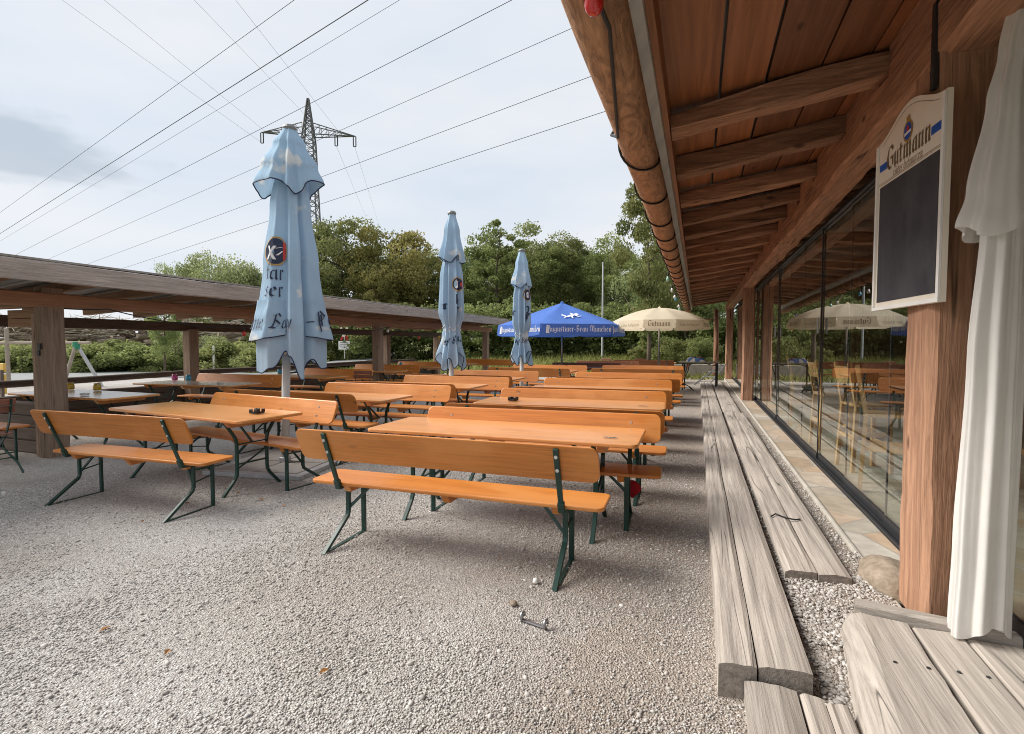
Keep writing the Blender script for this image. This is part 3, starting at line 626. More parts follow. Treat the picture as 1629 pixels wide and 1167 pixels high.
MB().box(.80, 2.0, .3, 2.55, -.05, .13).build('joist_frame', M['grey_x'], P, world=True)

# ------------------------------------------------------------------ white curtain bundled beside the post
C = thing('curtain', 'white fabric curtain bundled and hanging to the deck beside the post', 'curtain', (1.19, 2.76, .2))
def folded(name, zs, prof, nf, amp, cx, cy, mat, parent, hem=None, nth=220, seed=0, zc=80, lean=(0, 0)):
    vs = []; fs = []
    for i in range(zc + 1):
        t = i / zc
        for k in range(nth):
            th = 2 * math.pi * k / nth
            z = zs[0] + (zs[1] - zs[0]) * t
            if hem: z -= hem(th) * max(0, t - .35) / .65
            r, a, sx, sy, ox, oy = prof(t)
            fo = .035 * math.sin(13 * th + 2.2 * math.sin(3 * th + seed) + .8 * t) * min(1, .4 + t) + .012 * math.sin(23 * th + seed + 1.5 * math.sin(2 * th)) + a * (math.cos(nf * th + 1.2 * math.sin(2 * th + seed)) * .6 + .4 * math.cos((nf + 3) * th + seed * 2) + .5 * noise.noise(Vector((math.cos(th) * 3, math.sin(th) * 3, z * 1.2 + seed))))
            rr = r * (1 + fo)
            vs.append((cx + ox + lean[0] * t + rr * sx * math.cos(th), cy + oy + lean[1] * t + rr * sy * math.sin(th), z))
    for i in range(zc):
        for k in range(nth): fs.append((i * nth + k, i * nth + (k + 1) % nth, (i + 1) * nth + (k + 1) % nth, (i + 1) * nth + k))
    o = MB().add(vs, fs).build(name, mat, parent, world=bool(parent), smooth=True); return o
def pl(*pts):
    def f(t):
        for (a, va), (b, vb) in zip(pts[:-1], pts[1:]):
            if t <= b:
                k = (t - a) / (b - a); k = k * k * (3 - 2 * k); return tuple(x + (y - x) * k for x, y in zip(va, vb))
        return pts[-1][1]
    return f
folded('upper_curtain', (2.95, 1.97), pl((0, (.075, .1, 1, .8, .06, .02)), (.25, (.062, .15, 1.0, .8, .01, 0)), (.45, (.075, .15, 1.1, .8, 0, 0)), (.85, (.112, .14, 1.2, .7, -.0, 0)), (1, (.136, .16, 1.2, .7, 0, 0))), 6, 1, 1.215, 2.76, M['curtain'], C, hem=lambda th: .03 * math.cos(3 * th), seed=1)
folded('lower_curtain', (2.06, .245), pl((0, (.06, .18, 1.05, .7, .01, 0)), (.35, (.07, .22, 1.15, .6, 0, 0)), (.8, (.074, .24, 1.2, .7, -.01, 0)), (1, (.078, .24, 1.2, .7, -.015, 0))), 4, 1, 1.19, 2.76, M['curtain'], C, hem=lambda th: .035 * math.cos(th * 2 - 1), seed=3)
MB().tube([(1.26, 2.77, 2.9), (1.26, 2.77, 3.02)], .02).build('hook', M['iron'], C, world=True)

# ------------------------------------------------------------------ chalkboard on the post
A0 = Vector((.985, 3.60, 0)); A1 = Vector((1.048, 2.885, 0)); bl = (A1 - A0).length; bt = (A1 - A0).normalized(); bn = Vector((-bt.y, bt.x, 0)); 
if bn.x > 0: bn = -bn
BZ0, BZ1 = 1.69, 2.645
def bd(u, v, d=0): p = A0 + bt * u + bn * d; return (p.x, p.y, BZ0 + v)
K = thing('chalkboard', 'blank chalkboard with cream arched header hung on the near timber post', 'chalkboard', (1.015, 3.26, BZ0))
hgt = BZ1 - BZ0
top = [(bl * i / 24, hgt + .10 * (.5 - .5 * math.cos(2 * math.pi * i / 24))) for i in range(25)]
outl = [(0, 0), (bl, 0)] + top[::-1]
MB().prism(outl, lambda u, v, s_: bd(u, v, -.012 if s_ == 0 else .012)).build('panel', M['cream'], K, world=True)
MB().prism([(.045, .045), (bl - .045, .045), (bl - .045, .70), (.045, .70)], lambda u, v, s_: bd(u, v, .0125 if s_ == 0 else .0145)).build('slate', M['chalk'], K, world=True)
fm = MB()
for (a, b, c, d) in ((0, bl, 0, .02), (0, .02, .022, hgt - .01), (bl - .02, bl, .022, hgt - .01)):
    fm.prism([(a, c), (b, c), (b, d), (a, d)], lambda u, v, s_: bd(u, v, .0128 if s_ == 0 else .022))
fm.build('frame', M['white'], K, world=True)
pm = lambda u, v: bd(u, v, .0145)
lettering(MB(), 'Gutmann', .125, .017, lambda u, v: pm(bl / 2 + u, .775 + v)).build('lettering', M['brownprint'], K, world=True)
lettering(MB(), 'Gutes Hefeweizen', .045, .005, lambda u, v: pm(bl / 2 + u, .725 + v), slant=.25).build('lettering', M['brownprint'], K, world=True)
q = MB(); poly(q, [(.035, .79), (.125, .79), (.125, .83), (.035, .83)], pm); q.build('stripe', M['blueprint'], K, world=True); q = MB(); poly(q, [(bl - .125, .79), (bl - .035, .79), (bl - .035, .83), (bl - .125, .83)], pm); q.build('stripe', M['blueprint'], K, world=True)
q = MB(); poly(q, [(.03, .712), (bl - .03, .712), (bl - .03, .714), (.03, .714)], pm); poly(q, [(.03, .72), (bl - .03, .72), (bl - .03, .722), (.03, .722)], pm)
for a, b in zip(top[2:-3], top[3:-2]): poly(q, [(a[0], a[1] - .03), (b[0], b[1] - .03), (b[0], b[1] - .0275), (a[0], a[1] - .0275)], pm)
q.build('line', M['brownprint'], K, world=True)
em = disc(MB(), bl / 2, .905, .05, .056, pm, 24, hole=.78).build('emblem', M['gold'], K, world=True)
pm2 = lambda u, v: bd(u, v, .0152)
disc(MB(), bl / 2, .905, .039, .044, pm2, 24).build('field', M['blueprint'], em).location = (0, 0, 0)
q = MB(); pm3 = lambda u, v: bd(u, v, .016)
poly(q, [(bl / 2 - .034, .885), (bl / 2 + .034, .892), (bl / 2 + .036, .906), (bl / 2 - .036, .90)], pm3); q.build('band', M['whiteprint'], em)
q = MB(); poly(q, [(bl / 2 - .014, .906), (bl / 2 + .014, .906), (bl / 2 + .012, .93), (bl / 2 - .004, .935)], pm3); q.build('shield', M['redprint'], em)
q = MB(); poly(q, [(bl / 2 - .016, .958), (bl / 2 + .016, .958), (bl / 2 + .018, .985), (bl / 2 + .006, .972), (bl / 2, .99), (bl / 2 - .006, .972), (bl / 2 - .018, .985)], pm2); q.build('crown', M['gold'], em)

# ------------------------------------------------------------------ string of coloured lamps wound round the gutter log
SL_ = thing('string_lights', 'black cable of coloured bulbs wound round the gutter log', 'string lights', (LC[0], 6, LC[1] - .1))
def loop(y, lead=.30):
    pts = []
    for k in range(9):
        a = R_(215 + k * 17.5) if True else 0
        pts.append((LC[0] + (LR + .012) * math.cos(a), y + .02 * k, LC[1] + (LR + .012) * math.sin(a)))
    return pts
path = []
ys = [2.12, 3.45, 4.35, 5.25, 6.05, 6.75, 7.5, 8.2, 8.95, 9.7, 10.4, 11.1, 11.8, 12.5, 13.3, 14.1, 15, 16, 17, 18, 19]
cab = MB(); pts = [(-.36, 1.5, 2.672), (-.33, 2.0, 2.68), (-.45, 3.05, 2.685), (-.512, 3.2, 2.76), (-.49, 3.3, 2.86)]
for i, y in enumerate(ys[1:]):
    for a in range(130, 342, 15): pts.append((LC[0] + (LR + .012) * math.cos(R_(a)), y + .0016 * (a - 150), LC[1] + (LR + .012) * math.sin(R_(a))))
    pts += [(-.292, y + .38, 2.86), (-.29, y + .44, 2.94), (-.36, y + .5, 2.935), (-.43, y + .54, 2.925)]
cab.tube(pts, .0085, 6)
cab.build('cable', M['black'], SL_, world=True)
def bulb_at(parent, p, col, r=.03, down=(0, 0, -1), world=True):
    d = Vector(down).normalized(); q = d.to_track_quat('-Z', 'Y').to_matrix(); p = Vector(p)
    def tr(mb): mb.v = [tuple(p + q @ Vector(v)) for v in mb.v]; return mb
    s_ = tr(MB().lathe([(.010, 0), (.016, -.004), (.017, -.05), (.0145, -.055)], n=10)).build('lamp_socket', M['black'], parent, world=True)
    b_ = tr(MB().lathe([(.012, -.05), (.017, -.062), (r * .86, -.085), (r, -.105), (r * .9, -.125), (r * .55, -.142), (.004, -.148)], n=14)).build('bulb', M['b_' + col], s_, smooth=True)
bulb_at(SL_, (-.335, 1.70, 2.70), 'red', .034, (-.12, .75, -.35))
for y, c, dz in ((9.6, 'mint', .06), (11.2, 'clear', .1), (12.6, 'clear', .12), (13.2, 'cyan', .12), (15.2, 'clear', .16), (15.9, 'mint', .18), (17.5, 'clear', .2), (19, 'yellow', .25), (20.6, 'cyan', .3), (20.9, 'blue', .2)):
    bulb_at(SL_, (LC[0] - LR - .02, y, LC[1] - dz), c, .03 if y < 12 else .036)
cab2 = MB().tube([(-.50, 20.7, 2.5), (-.47, 20.8, 2.35), (-.42, 20.9, 2.2), (-.4, 21, 2.12)], .01, 5); cab2.build('cable', M['black'], SL_, world=True)
bulb_at(SL_, (-.4, 21, 2.12), 'orange', .04)
# ------------------------------------------------------------------ beer-garden benches and tables
def rrect(w_, h, r, n=5):
    pts = []
    for cx, cy, a0 in ((w_ / 2 - r, h / 2 - r, 0), (-w_ / 2 + r, h / 2 - r, 90), (-w_ / 2 + r, -h / 2 + r, 180), (w_ / 2 - r, -h / 2 + r, 270)):
        for k in range(n + 1): a = R_(a0 + 90 * k / n); pts.append((cx + r * math.cos(a), cy + r * math.sin(a)))
    return pts
LX = .845
def make_bench(mat, ln=2.2, back=True):
    r = thing('beer_bench' if back else 'backless_bench', 'x', 'bench')
    sy0, sy1 = (.17, .52) if back else (-.14, .14)
    cy = (sy0 + sy1) / 2
    MB().prism(rrect(ln + .02, sy1 - sy0, .05), lambda u, v, s_: (u, cy + v, .452 if s_ == 0 else .48)).build('seat', mat, r, bevel=.008)
    for x in (-.80, 0, .80):
        MB().prism([(-.13, .40), (.13, .40), (.16, .4515), (-.16, .4515)] if x else [(-.10, .385), (.10, .385), (.15, .4515), (-.15, .4515)], lambda u, v, s_: (x + (-.028 if s_ == 0 else .028), cy + u, v)).build('batten', mat, r, bevel=.004)
    if back:
        tl = .10 / .25
        MB().prism(rrect(ln, .235, .055), lambda u, v, s_: (u, .045 - v * tl + (0 if s_ == 0 else .026), .775 + v)).build('backrest', mat, r, bevel=.007)
    for sx in (-1, 1):
        x = sx * LX
        if back:
            u = MB().bar([(x, .0 + (.89 - .87) * tl - .012, .872), (x, .045 + .3 * tl - .012, .475)], .034, .02)
            u.bar([(x, .045 + .27 * tl - .012, .505), (x, .045 + .335 * tl - .010, .435)], .044, .034)
            u.bar([(x, .045 + .335 * tl - .02, .437), (x, .30, .437)], .036, .022).build('back_bracket', M['green'], r, bevel=.003, seg=1)
            for z in (.73, .82):
                yb = .045 - (z - .775) * tl
                MB().tube([(x, yb - .026, z), (x, yb + .030, z)], .0115, 8).build('bolt', M['bolt'], r)
            MB().bar([(x, .275, .43), (x, .275, .235), (x, .262, .20), (x, .0 - .02, .0)], .034, .024).build('leg', M['green'], r, bevel=.003, seg=1)
            MB().bar([(x, .47, .45), (x, .47, .0)], .036, .024).build('leg', M['green'], r, bevel=.003, seg=1)
            s_ = MB().bar([(x, -.0, .008), (x, .47, .008)], .03, .012).bar([(x, .28, .385), (x, .47, .385)], .02, .012).bar([(x, .28, .27), (x, .47, .30)], .012, .01)
            s_.bar([(x, .275, .25), (x - sx * .19, .33, .45)], .02, .012).bar([(x, .47, .33), (x - sx * .16, .42, .45)], .02, .012)
            s_.build('stretcher', M['green'], r)
        else:
            for sy in (-1, 1):
                MB().bar([(x, sy * .1, .45), (x, sy * .1, .0)], .034, .024).build('leg', M['green'], r, bevel=.003, seg=1)
            MB().bar([(x, -.1, .12), (x, .1, .12)], .02, .012).bar([(x, 0, .12), (x - sx * .2, 0, .45)], .02, .012).build('stretcher', M['green'], r)
    return r
def make_table(mat, ln=2.27, wd=.76):
    r = thing('beer_table', 'x', 'table')
    MB().prism(rrect(ln, wd, .05), lambda u, v, s_: (u, v, .752 if s_ == 0 else .782)).build('tabletop', mat, r, bevel=.008)
    for x in (-.86, 0, .86):
        MB().prism([(-wd / 2 + .09, .69), (wd / 2 - .09, .69), (wd / 2 - .04, .7515), (-wd / 2 + .04, .7515)], lambda u, v, s_: (x + (-.03 if s_ == 0 else .03), u, v)).build('batten', mat, r, bevel=.004)
    for sx in (-1, 1):
        x = sx * .80
        for sy in (-1, 1):
            pts = [(x, sy * y, z) for y, z in ((.30, .745), (.27, .70), (.225, .63), (.185, .57), (.17, .51), (.17, .24), (.175, .19), (.20, .145), (.33, .0))]
            MB().bar(pts, .034, .024).build('leg', M['green'], r, bevel=.003, seg=1)
        s_ = MB().bar([(x, -.17, .30), (x, .17, .30)], .022, .012).bar([(x, -.17, .5), (x, .17, .5)], .018, .012)
        s_.bar([(x, .17, .42), (x - sx * .02, -.17, .24)], .018, .01).bar([(x, 0, .5), (x - sx * .3, 0, .75)], .022, .012)
        s_.build('stretcher', M['green'], r)
    return r
b_o = make_bench(M['orange']); b_o['group'] = 'orange benches on the gravel'
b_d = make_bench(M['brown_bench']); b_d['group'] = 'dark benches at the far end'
t_o = make_table(M['orange_top']); t_o['group'] = 'orange tables on the gravel'
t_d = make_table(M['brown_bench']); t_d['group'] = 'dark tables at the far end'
b_n = make_bench(M['orange'], back=False)
gw = M['orange_top'].copy(); gw.name = 'sky_sheen_table_wood'; nt_ = gw.node_tree; pb_ = nt_.nodes['Principled BSDF']; src_ = pb_.inputs['Base Color'].links[0].from_socket
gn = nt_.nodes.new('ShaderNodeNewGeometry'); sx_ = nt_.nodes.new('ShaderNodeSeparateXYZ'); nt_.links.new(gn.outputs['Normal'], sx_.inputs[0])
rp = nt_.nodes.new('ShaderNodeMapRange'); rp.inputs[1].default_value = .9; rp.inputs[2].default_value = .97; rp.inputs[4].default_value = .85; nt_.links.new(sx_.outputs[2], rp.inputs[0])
mm = nt_.nodes.new('ShaderNodeMix'); mm.data_type = 'RGBA'; nt_.links.new(rp.outputs[0], mm.inputs[0]); nt_.links.new(src_, mm.inputs[6]); mm.inputs[7].default_value = (.50, .45, .38, 1); nt_.links.new(mm.outputs[2], pb_.inputs['Base Color']); pb_.inputs['Roughness'].default_value = .25  # pale sky reflection painted into the colour of upward faces
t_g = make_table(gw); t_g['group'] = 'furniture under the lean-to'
USED = set()
def put(src, x, y, deg, label, group=None):
    if src.name not in USED:
        USED.add(src.name); src.location = (x, y, -.007); src.rotation_euler = (0, 0, R_(deg)); src['label'] = label
        if group: src['group'] = group
        return src
    return dup(src, (x, y, -.007), R_(deg), label, group)
TO, FA = 'back to us', 'backrest facing us'
RR = 'in the row beside the glass front'
bench_list = [
 (b_o, -1.64, 2.97, 1, 'nearest orange bench of all, ' + TO + ', first ' + RR),
 (b_o, -1.385, 4.56, 183, 'orange bench behind the nearest right table, ' + FA),
 (b_o, -1.37, 4.80, 1, 'orange bench standing back to back behind the nearest right table'),
 (b_o, -1.46, 6.76, 184, 'orange bench behind the table with the patchy varnish, ' + FA),
 (b_o, -1.40, 7.02, 2, 'orange bench back to back with the one behind the patchy table'),
 (b_o, -1.49, 9.0, 184, 'third orange bench, ' + FA + ', ' + RR),
 (b_o, -1.37, 9.25, 1, 'orange bench just behind the third one facing us ' + RR),
 (b_o, -1.38, 11.0, 182, 'fourth orange bench with ' + FA + ' ' + RR),
 (b_o, -1.38, 12.7, 2, 'orange bench showing two dark brackets, far end of the row beside the glass'),
 (b_o, -1.45, 14.75, 183, 'farthest orange bench with ' + FA + ' ' + RR),
 (b_o, -4.91, 3.0, 2, 'leftmost near orange bench, ' + TO + ', before the table with the black ashtray'),
 (b_o, -4.67, 4.70, 171, 'orange bench in front of the large closed parasol pole, ' + FA),
 (b_o, -5.0, 5.22, -2, 'orange bench just behind the pole of the large closed parasol'),
 (b_o, -4.46, 6.75, 181, 'orange bench behind the second left table, between two closed parasols'),
 (b_o, -4.56, 7.02, 1, 'orange bench back to back in the middle of the left row'),
 (b_o, -4.30, 8.80, 180, 'orange bench just in front of the middle closed parasol, ' + FA),
 (b_o, -4.42, 9.18, 1, 'orange bench just behind the middle closed parasol'),
 (b_o, -4.40, 10.95, 181, 'orange bench in front of the smallest closed parasol, ' + FA),
 (b_o, -4.05, 12.4, -2, 'orange bench behind the smallest closed parasol, ' + TO),
 (b_o, -4.0, 14.3, 181, 'last orange bench of the left row before the blue parasol'),
]
for a in bench_list:
    o_ = put(*a)
    if a[1:3] == (-4.91, 3.0): o_.scale = (.86, 1, 1)         # a shorter bench than the rest
for a in [
 (t_o, -1.53, 4.09, 1, 'nearest orange table in the row beside the glass front'),
 (t_o, -1.48, 6.20, 3, 'orange table with worn patches and a small black ashtray, second beside the glass'),
 (t_o, -1.50, 8.36, 2, 'third orange table from the camera in the row beside the glass front'),
 (t_o, -1.45, 10.15, 2, 'fourth orange table from the camera in the row beside the glass front'),
 (t_o, -1.45, 13.7, 2, 'last orange table in the row beside the glass front'),
 (t_o, -5.08, 4.13, -7, 'left near orange table with a black ashtray, in front of the big closed parasol'),
 (t_o, -4.88, 5.98, -1, 'orange table right behind the big closed parasol'),
 (t_o, -4.62, 8.08, 1, 'orange table in the left row just before the middle closed parasol'),
 (t_o, -4.6, 10.15, 0, 'orange table between the middle and the smallest closed parasols'),
 (t_o, -4.15, 13.3, 0, 'orange table with a tiny ashtray behind the smallest closed parasol')]: put(*a)
# far end
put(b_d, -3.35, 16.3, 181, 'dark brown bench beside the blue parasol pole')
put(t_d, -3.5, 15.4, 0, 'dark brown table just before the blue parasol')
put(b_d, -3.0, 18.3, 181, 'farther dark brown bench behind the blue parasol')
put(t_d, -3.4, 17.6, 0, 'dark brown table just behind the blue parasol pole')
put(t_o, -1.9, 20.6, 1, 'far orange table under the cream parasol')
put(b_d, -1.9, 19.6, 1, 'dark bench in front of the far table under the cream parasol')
# tables and benches under the lean-to roof
GS = 'furniture under the lean-to'
SX = -8.5
put(b_n, -9.05, 3.9, 1, 'backless orange bench against the near end wall of the lean-to')
for a in [
 (t_g, -8.42, 4.93, -2, 'pale-topped table under the lean-to with a yellow jar, nearest of them'),
 (t_g, -8.66, 6.95, 3, 'pale-topped table under the lean-to with pink and blue jars'),
 (t_o, -8.5, 9.3, 0, 'third table under the lean-to, behind the second front post'),
 (t_o, -8.5, 11.8, 0, 'fourth table under the lean-to, with a turquoise jar'),
 (t_o, -8.6, 14.2, 0, 'fifth table under the lean-to, beside the middle closed parasol'),
 (t_o, -8.6, 16.8, 0, 'farthest table under the lean-to')]: put(*a)
for a in [
 (b_o, -8.6, 7.85, 181, 'orange bench under the lean-to behind the table with pink and blue jars'),
 (b_o, -8.3, 10.35, 180, 'orange bench under the lean-to seen right of the large closed parasol'),
 (b_o, -8.5, 12.9, 180, 'bench under the lean-to behind the table with the turquoise jar'),
 (b_o, -8.6, 15.4, 180, 'bench deep under the lean-to left of the fourth post'),
 (b_o, -7.6, 18.6, 180, 'orange bench at the far end of the lean-to, past its last post')]: put(*a)

# ------------------------------------------------------------------ closed parasols
def cloth_parasol(loc, rz, lean, sc, tied, label, seedn):
    P = thing('closed_parasol', label, 'parasol', loc, rz, 'closed pale blue parasols')
    lx, ly = lean
    def LN(p): k = p[2] / 4.15; return (p[0] + lx * k, p[1] + ly * k, p[2])
    def LC_(p): k = .75 + .25 * p[2] / 4.15; return (p[0] + lx * k, p[1] + ly * k, p[2])
    ztop = (4.15 if tied else 4.04) * sc
    MB().tube([LN((0, 0, .0)), LN((0, 0, 1.3))], .048, 14).tube([LN((0, 0, .9)), LN((0, 0, ztop - .05))], .036, 10).build('pole', M['pole'], P, smooth=True)
    MB().lathe([(.075, ztop - .05), (.085, ztop - .02), (.07, ztop + .01), (.02, ztop + .03)], (lx * sc, ly * sc, 0), 16).build('cap', M['tin'], P)
    rgx = random.Random(seedn)
    NT = 224; TA = math.atan2(-loc[1], -loc[0])
    ph = [rgx.uniform(0, 6.28) for _ in range(6)]
    def tierf(z0, z1, prof, folds, hem, zr=60, sd=0, cross=None):
        grid = []
        for i in range(zr + 1):
            t = i / zr; row = []
            for k in range(NT):
                th = 2 * math.pi * k / NT
                r, a = prof(t)
                if cross: rr = r * (1 + 1.18 * a * (cross(th) - 1)) * (1 + .035 * noise.noise(Vector((math.cos(th) * 2 + sd, math.sin(th) * 2, t * 2.5))) + .012 * noise.noise(Vector((math.cos(th) * 7 + sd, math.sin(th) * 7, t * 3)))); row.append(LC_((rr * math.cos(th), rr * math.sin(th), z0 + (z1 - z0) * t - hem(th) * max(0., (t - .55) / .45) ** 1.2))); continue
                c8 = abs(math.sin(folds / 2 * (th - TA - .1 - .10 * t) + math.pi / 2))      # rounded lobes, creased between
                nz = noise.noise(Vector((math.cos(th) * 1.6 + sd, math.sin(th) * 1.6, (z0 + (z1 - z0) * t) * .9 + sd)))
                fine = noise.noise(Vector((math.cos(th) * 5 + sd, math.sin(th) * 5, t * 1.2)))
                pl2 = abs(math.sin(folds * (th - TA) + 2.2 * nz + ph[2])) ** .7
                rr = r * (1 + a * (.30 - 1.25 * (1 - c8) ** 1.15) + a * .7 * nz + a * .22 * fine - a * .34 * (1 - pl2) * (.4 + .6 * t))
                z = z0 + (z1 - z0) * t - hem(th) * max(0., (t - .55) / .45) ** 1.2
                row.append(LC_((rr * math.cos(th), rr * math.sin(th), z)))
            grid.append(row)
        return grid
    def cloth(name, grid, arc=None, piping=True):
        vs = [p for row in grid for p in row]; fs = []; zr = len(grid) - 1
        ks = range(NT) if arc is None else range(arc[0], arc[1])
        for i in range(zr):
            for k in ks:
                k0, k1 = k % NT, (k + 1) % NT; fs.append((i * NT + k0, i * NT + k1, (i + 1) * NT + k1, (i + 1) * NT + k0))
        mb = MB(); used = sorted({q for f in fs for q in f}); mp_ = {q: i for i, q in enumerate(used)}
        mb.add([vs[q] for q in used], [tuple(mp_[q] for q in f) for f in fs])
        o = mb.build(name, M['sky_fabric'], P, smooth=True)
        if piping:
            idx = [k % NT for k in (range(NT) if arc is None else range(arc[0], arc[1] + 1))]
            MB().tube([grid[-1][k] for k in idx], .0075, 5, closed=arc is None).build('piping', M['navy'], o)
        return o
    def star(kn):                                          # radius of a folded outline given (angle, radius) knots, straight between them
        kn = sorted(((a + TA) % (2 * math.pi), r) for a, r in kn)
        P2 = [(r * math.cos(a), r * math.sin(a), a) for a, r in kn]
        def g(th):
            th %= 2 * math.pi
            for i in range(len(P2)):
                A, Bq = P2[i], P2[(i + 1) % len(P2)]; a0, a1 = A[2], Bq[2]
                if a1 < a0: a1 += 2 * math.pi
                q = th if th >= a0 else th + 2 * math.pi
                if a0 <= q <= a1:
                    dx, dy = Bq[0] - A[0], Bq[1] - A[1]; c, s_ = math.cos(th), math.sin(th); den = c * dy - s_ * dx
                    return (A[0] * dy - A[1] * dx) / den if abs(den) > 1e-6 else A[0]
            return 1
        tab = [g(2 * math.pi * k / 720) for k in range(720)]
        tab = [sum(tab[(k + d) % 720] for d in range(-5, 6)) / 11 for k in range(720)]
        return lambda th: tab[int(round((th % (2 * math.pi)) / (2 * math.pi) * 720)) % 720]
    s = sc
    XM = star([(-1.55, 1.15), (-.9, 1.0), (-.32, .62), (-.10, .98), (.38, 1.04), (.62, .66), (.80, .95), (1.3, 1.22), (1.65, .7), (2.3, 1.1), (2.8, .66), (3.3, 1.1), (3.75, .7), (4.3, 1.15)])
    XF = star([(-1.5, 1.22), (-.75, .95), (-.38, .60), (-.12, .98), (.22, .62), (.45, .80), (.75, .70), (1.25, 1.25), (1.8, .7), (2.5, 1.1), (3.1, .7), (3.9, 1.1)])
    XT = star([(k * 2 * math.pi / 20 + rgx.uniform(-.07, .07), (1.12 + rgx.uniform(-.1, .1)) if k % 2 else (.74 + rgx.uniform(-.1, .1))) for k in range(20)])
    XT2 = star([(k * 2 * math.pi / 12 + rgx.uniform(-.1, .1), (1.15 + rgx.uniform(-.1, .1)) if k % 2 else (.72 + rgx.uniform(-.1, .1))) for k in range(12)])
    hk_ = [(-3.1, 1.2), (-2.2, 1.32), (-1.75, 1.14), (-1.3, 1.10), (-.85, 1.16), (-.40, 1.36), (-.1, 1.30), (.30, 1.02), (.52, 1.04), (.8, 1.26), (1.15, 1.14), (1.5, 1.2), (2.1, 1.34), (2.7, 1.1), (3.2, 1.2)]
    def HEM(th):
        q = (th - TA + math.pi) % (2 * math.pi) - math.pi
        for (a, za_), (b, zb_) in zip(hk_[:-1], hk_[1:]):
            if a <= q <= b: k = (q - a) / (b - a); k = k * k * (3 - 2 * k); return 1.42 - (za_ + (zb_ - za_) * k)
        return .22
    if not tied:
        main = tierf(3.6 * s, 1.42, pl((0, (.13, .7)), (.25, (.20, .9)), (.55, (.265, 1.0)), (.85, (.335, 1.0)), (1, (.33, 1.0))), 7,
                     HEM, sd=1, cross=XM)
        skirt = tierf(1.96, 1.52, pl((0, (.318, 1.0)), (.5, (.352, 1.0)), (1, (.395, 1.0))), 7, lambda th: .04 * math.sin(2 * th), sd=1, cross=XM)
        flap = tierf(ztop - .02, 3.36 * s, pl((0, (.075, .2)), (.3, (.165, .6)), (.7, (.27, .8)), (1, (.335, .82))), 5, lambda th: .06 + .075 * math.sin(3 * (th - TA) + 1.2) + .03 * math.sin(5 * (th - TA)), sd=5, cross=XF)
    else:
        wz = .52
        main = tierf(3.45 * s, 1.30, pl((0, (.13, .6)), (.3, (.205, .9)), (.60, (.22, 1.0)), (.745, (.15, .8)), (.80, (.17, .9)), (1, (.26, 1.2))), 10,
                     lambda th: .16 + .13 * math.sin(6 * th + .6) + .06 * math.sin(3 * th), zr=80, sd=seedn, cross=XT)
        skirt = None
        flap = tierf(ztop - .02, 3.22 * s, pl((0, (.07, .3)), (.4, (.14, .7)), (1, (.225, 1.0))), 6, lambda th: .14 * (1.1 - XT2(th)) + .05 * math.sin(3 * th), sd=seedn + 3, cross=XT2)
    c1 = cloth('canopy', main)
    c2 = cloth('vent_flap', flap)
    if skirt:
        c3 = cloth('valance', skirt, (int(NT * ((TA - 2.0) % 6.2832) / 6.2832), int(NT * (((TA - 2.0) % 6.2832) + 1.68) / 6.2832))); c3b = cloth('valance', skirt, (int(NT * ((TA + .64) % 6.2832) / 6.2832), int(NT * (((TA + .64) % 6.2832) + 1.4) / 6.2832)))
    else:
        i = int(.745 * 80); ring = [main[i][k] for k in range(NT)]
        cx = sum(p[0] for p in ring) / NT; cy = sum(p[1] for p in ring) / NT
        MB().tube([(cx + (p[0] - cx) * 1.04, cy + (p[1] - cy) * 1.04, p[2]) for p in ring], .008, 5, closed=True).build('tie_cord', M['rope'], P)
    # printed marks follow the cloth
    def onto(grid, th0, off=.006):
        zs = [r[0][2] for r in grid]
        def f(u, v, o=off):
            o += .014
            i = min(range(len(grid)), key=lambda q: abs(sum(grid[q][k][2] for k in (0, 56, 112, 168)) / 4 - v))
            i = max(0, min(len(grid) - 2, i)); row, row2 = grid[i], grid[i + 1]
            rm = .33 if not tied else .2
            kk = ((th0 + u / rm) / (2 * math.pi) * NT) % NT; k0 = int(kk); fr = kk - k0
            a = Vector(row[k0]).lerp(Vector(row[(k0 + 1) % NT]), fr)
            za = a.z; b = Vector(row2[k0]).lerp(Vector(row2[(k0 + 1) % NT]), fr)
            t = (v - a.z) / (b.z - a.z) if abs(b.z - a.z) > 1e-6 else 0; t = max(-1, min(2, t)); p = a.lerp(b, t)
            c = Vector((lx * .85, ly * .85, p.z)); d = (p - c); d.normalize()
            return tuple(p + d * o)
        return f
    return P, main, skirt, onto, c1, (c3, c3b) if skirt else None
tocam = math.atan2(-5.05, 5.05)         # direction from the first parasol to the viewer, as an angle in the ground plane
Pz, main, skirt, onto, c1, cv = cloth_parasol((-4.77, 4.98, .05), 0, (.13, .045), 1.0, False, 'largest closed pale blue parasol with white printed clouds and open hanging hems', 3)
a0 = math.atan2(-4.98, 4.77)
fL = onto(main, a0 - .80)
lettering(MB(), 'fær'.replace('æ', 'a'), .19, .024, lambda u, v: fL(u, v + 2.20)).build('lettering', M['navy'], c1)
lettering(MB(), 'ser', .19, .024, lambda u, v: fL(u, v + 2.00)).build('lettering', M['navy'], c1)
em = disc(MB(), 0, 2.53, .15, .15, lambda u, v: fL(u, v, .008), 28).build('emblem', M['navy'], c1)
disc(MB(), 0, 2.53, .17, .17, lambda u, v: fL(u, v, .0075), 28, hole=.9).build('emblem_ring', M['gold'], c1)
q = MB(); fe = lambda u, v: fL(u, v, .012)
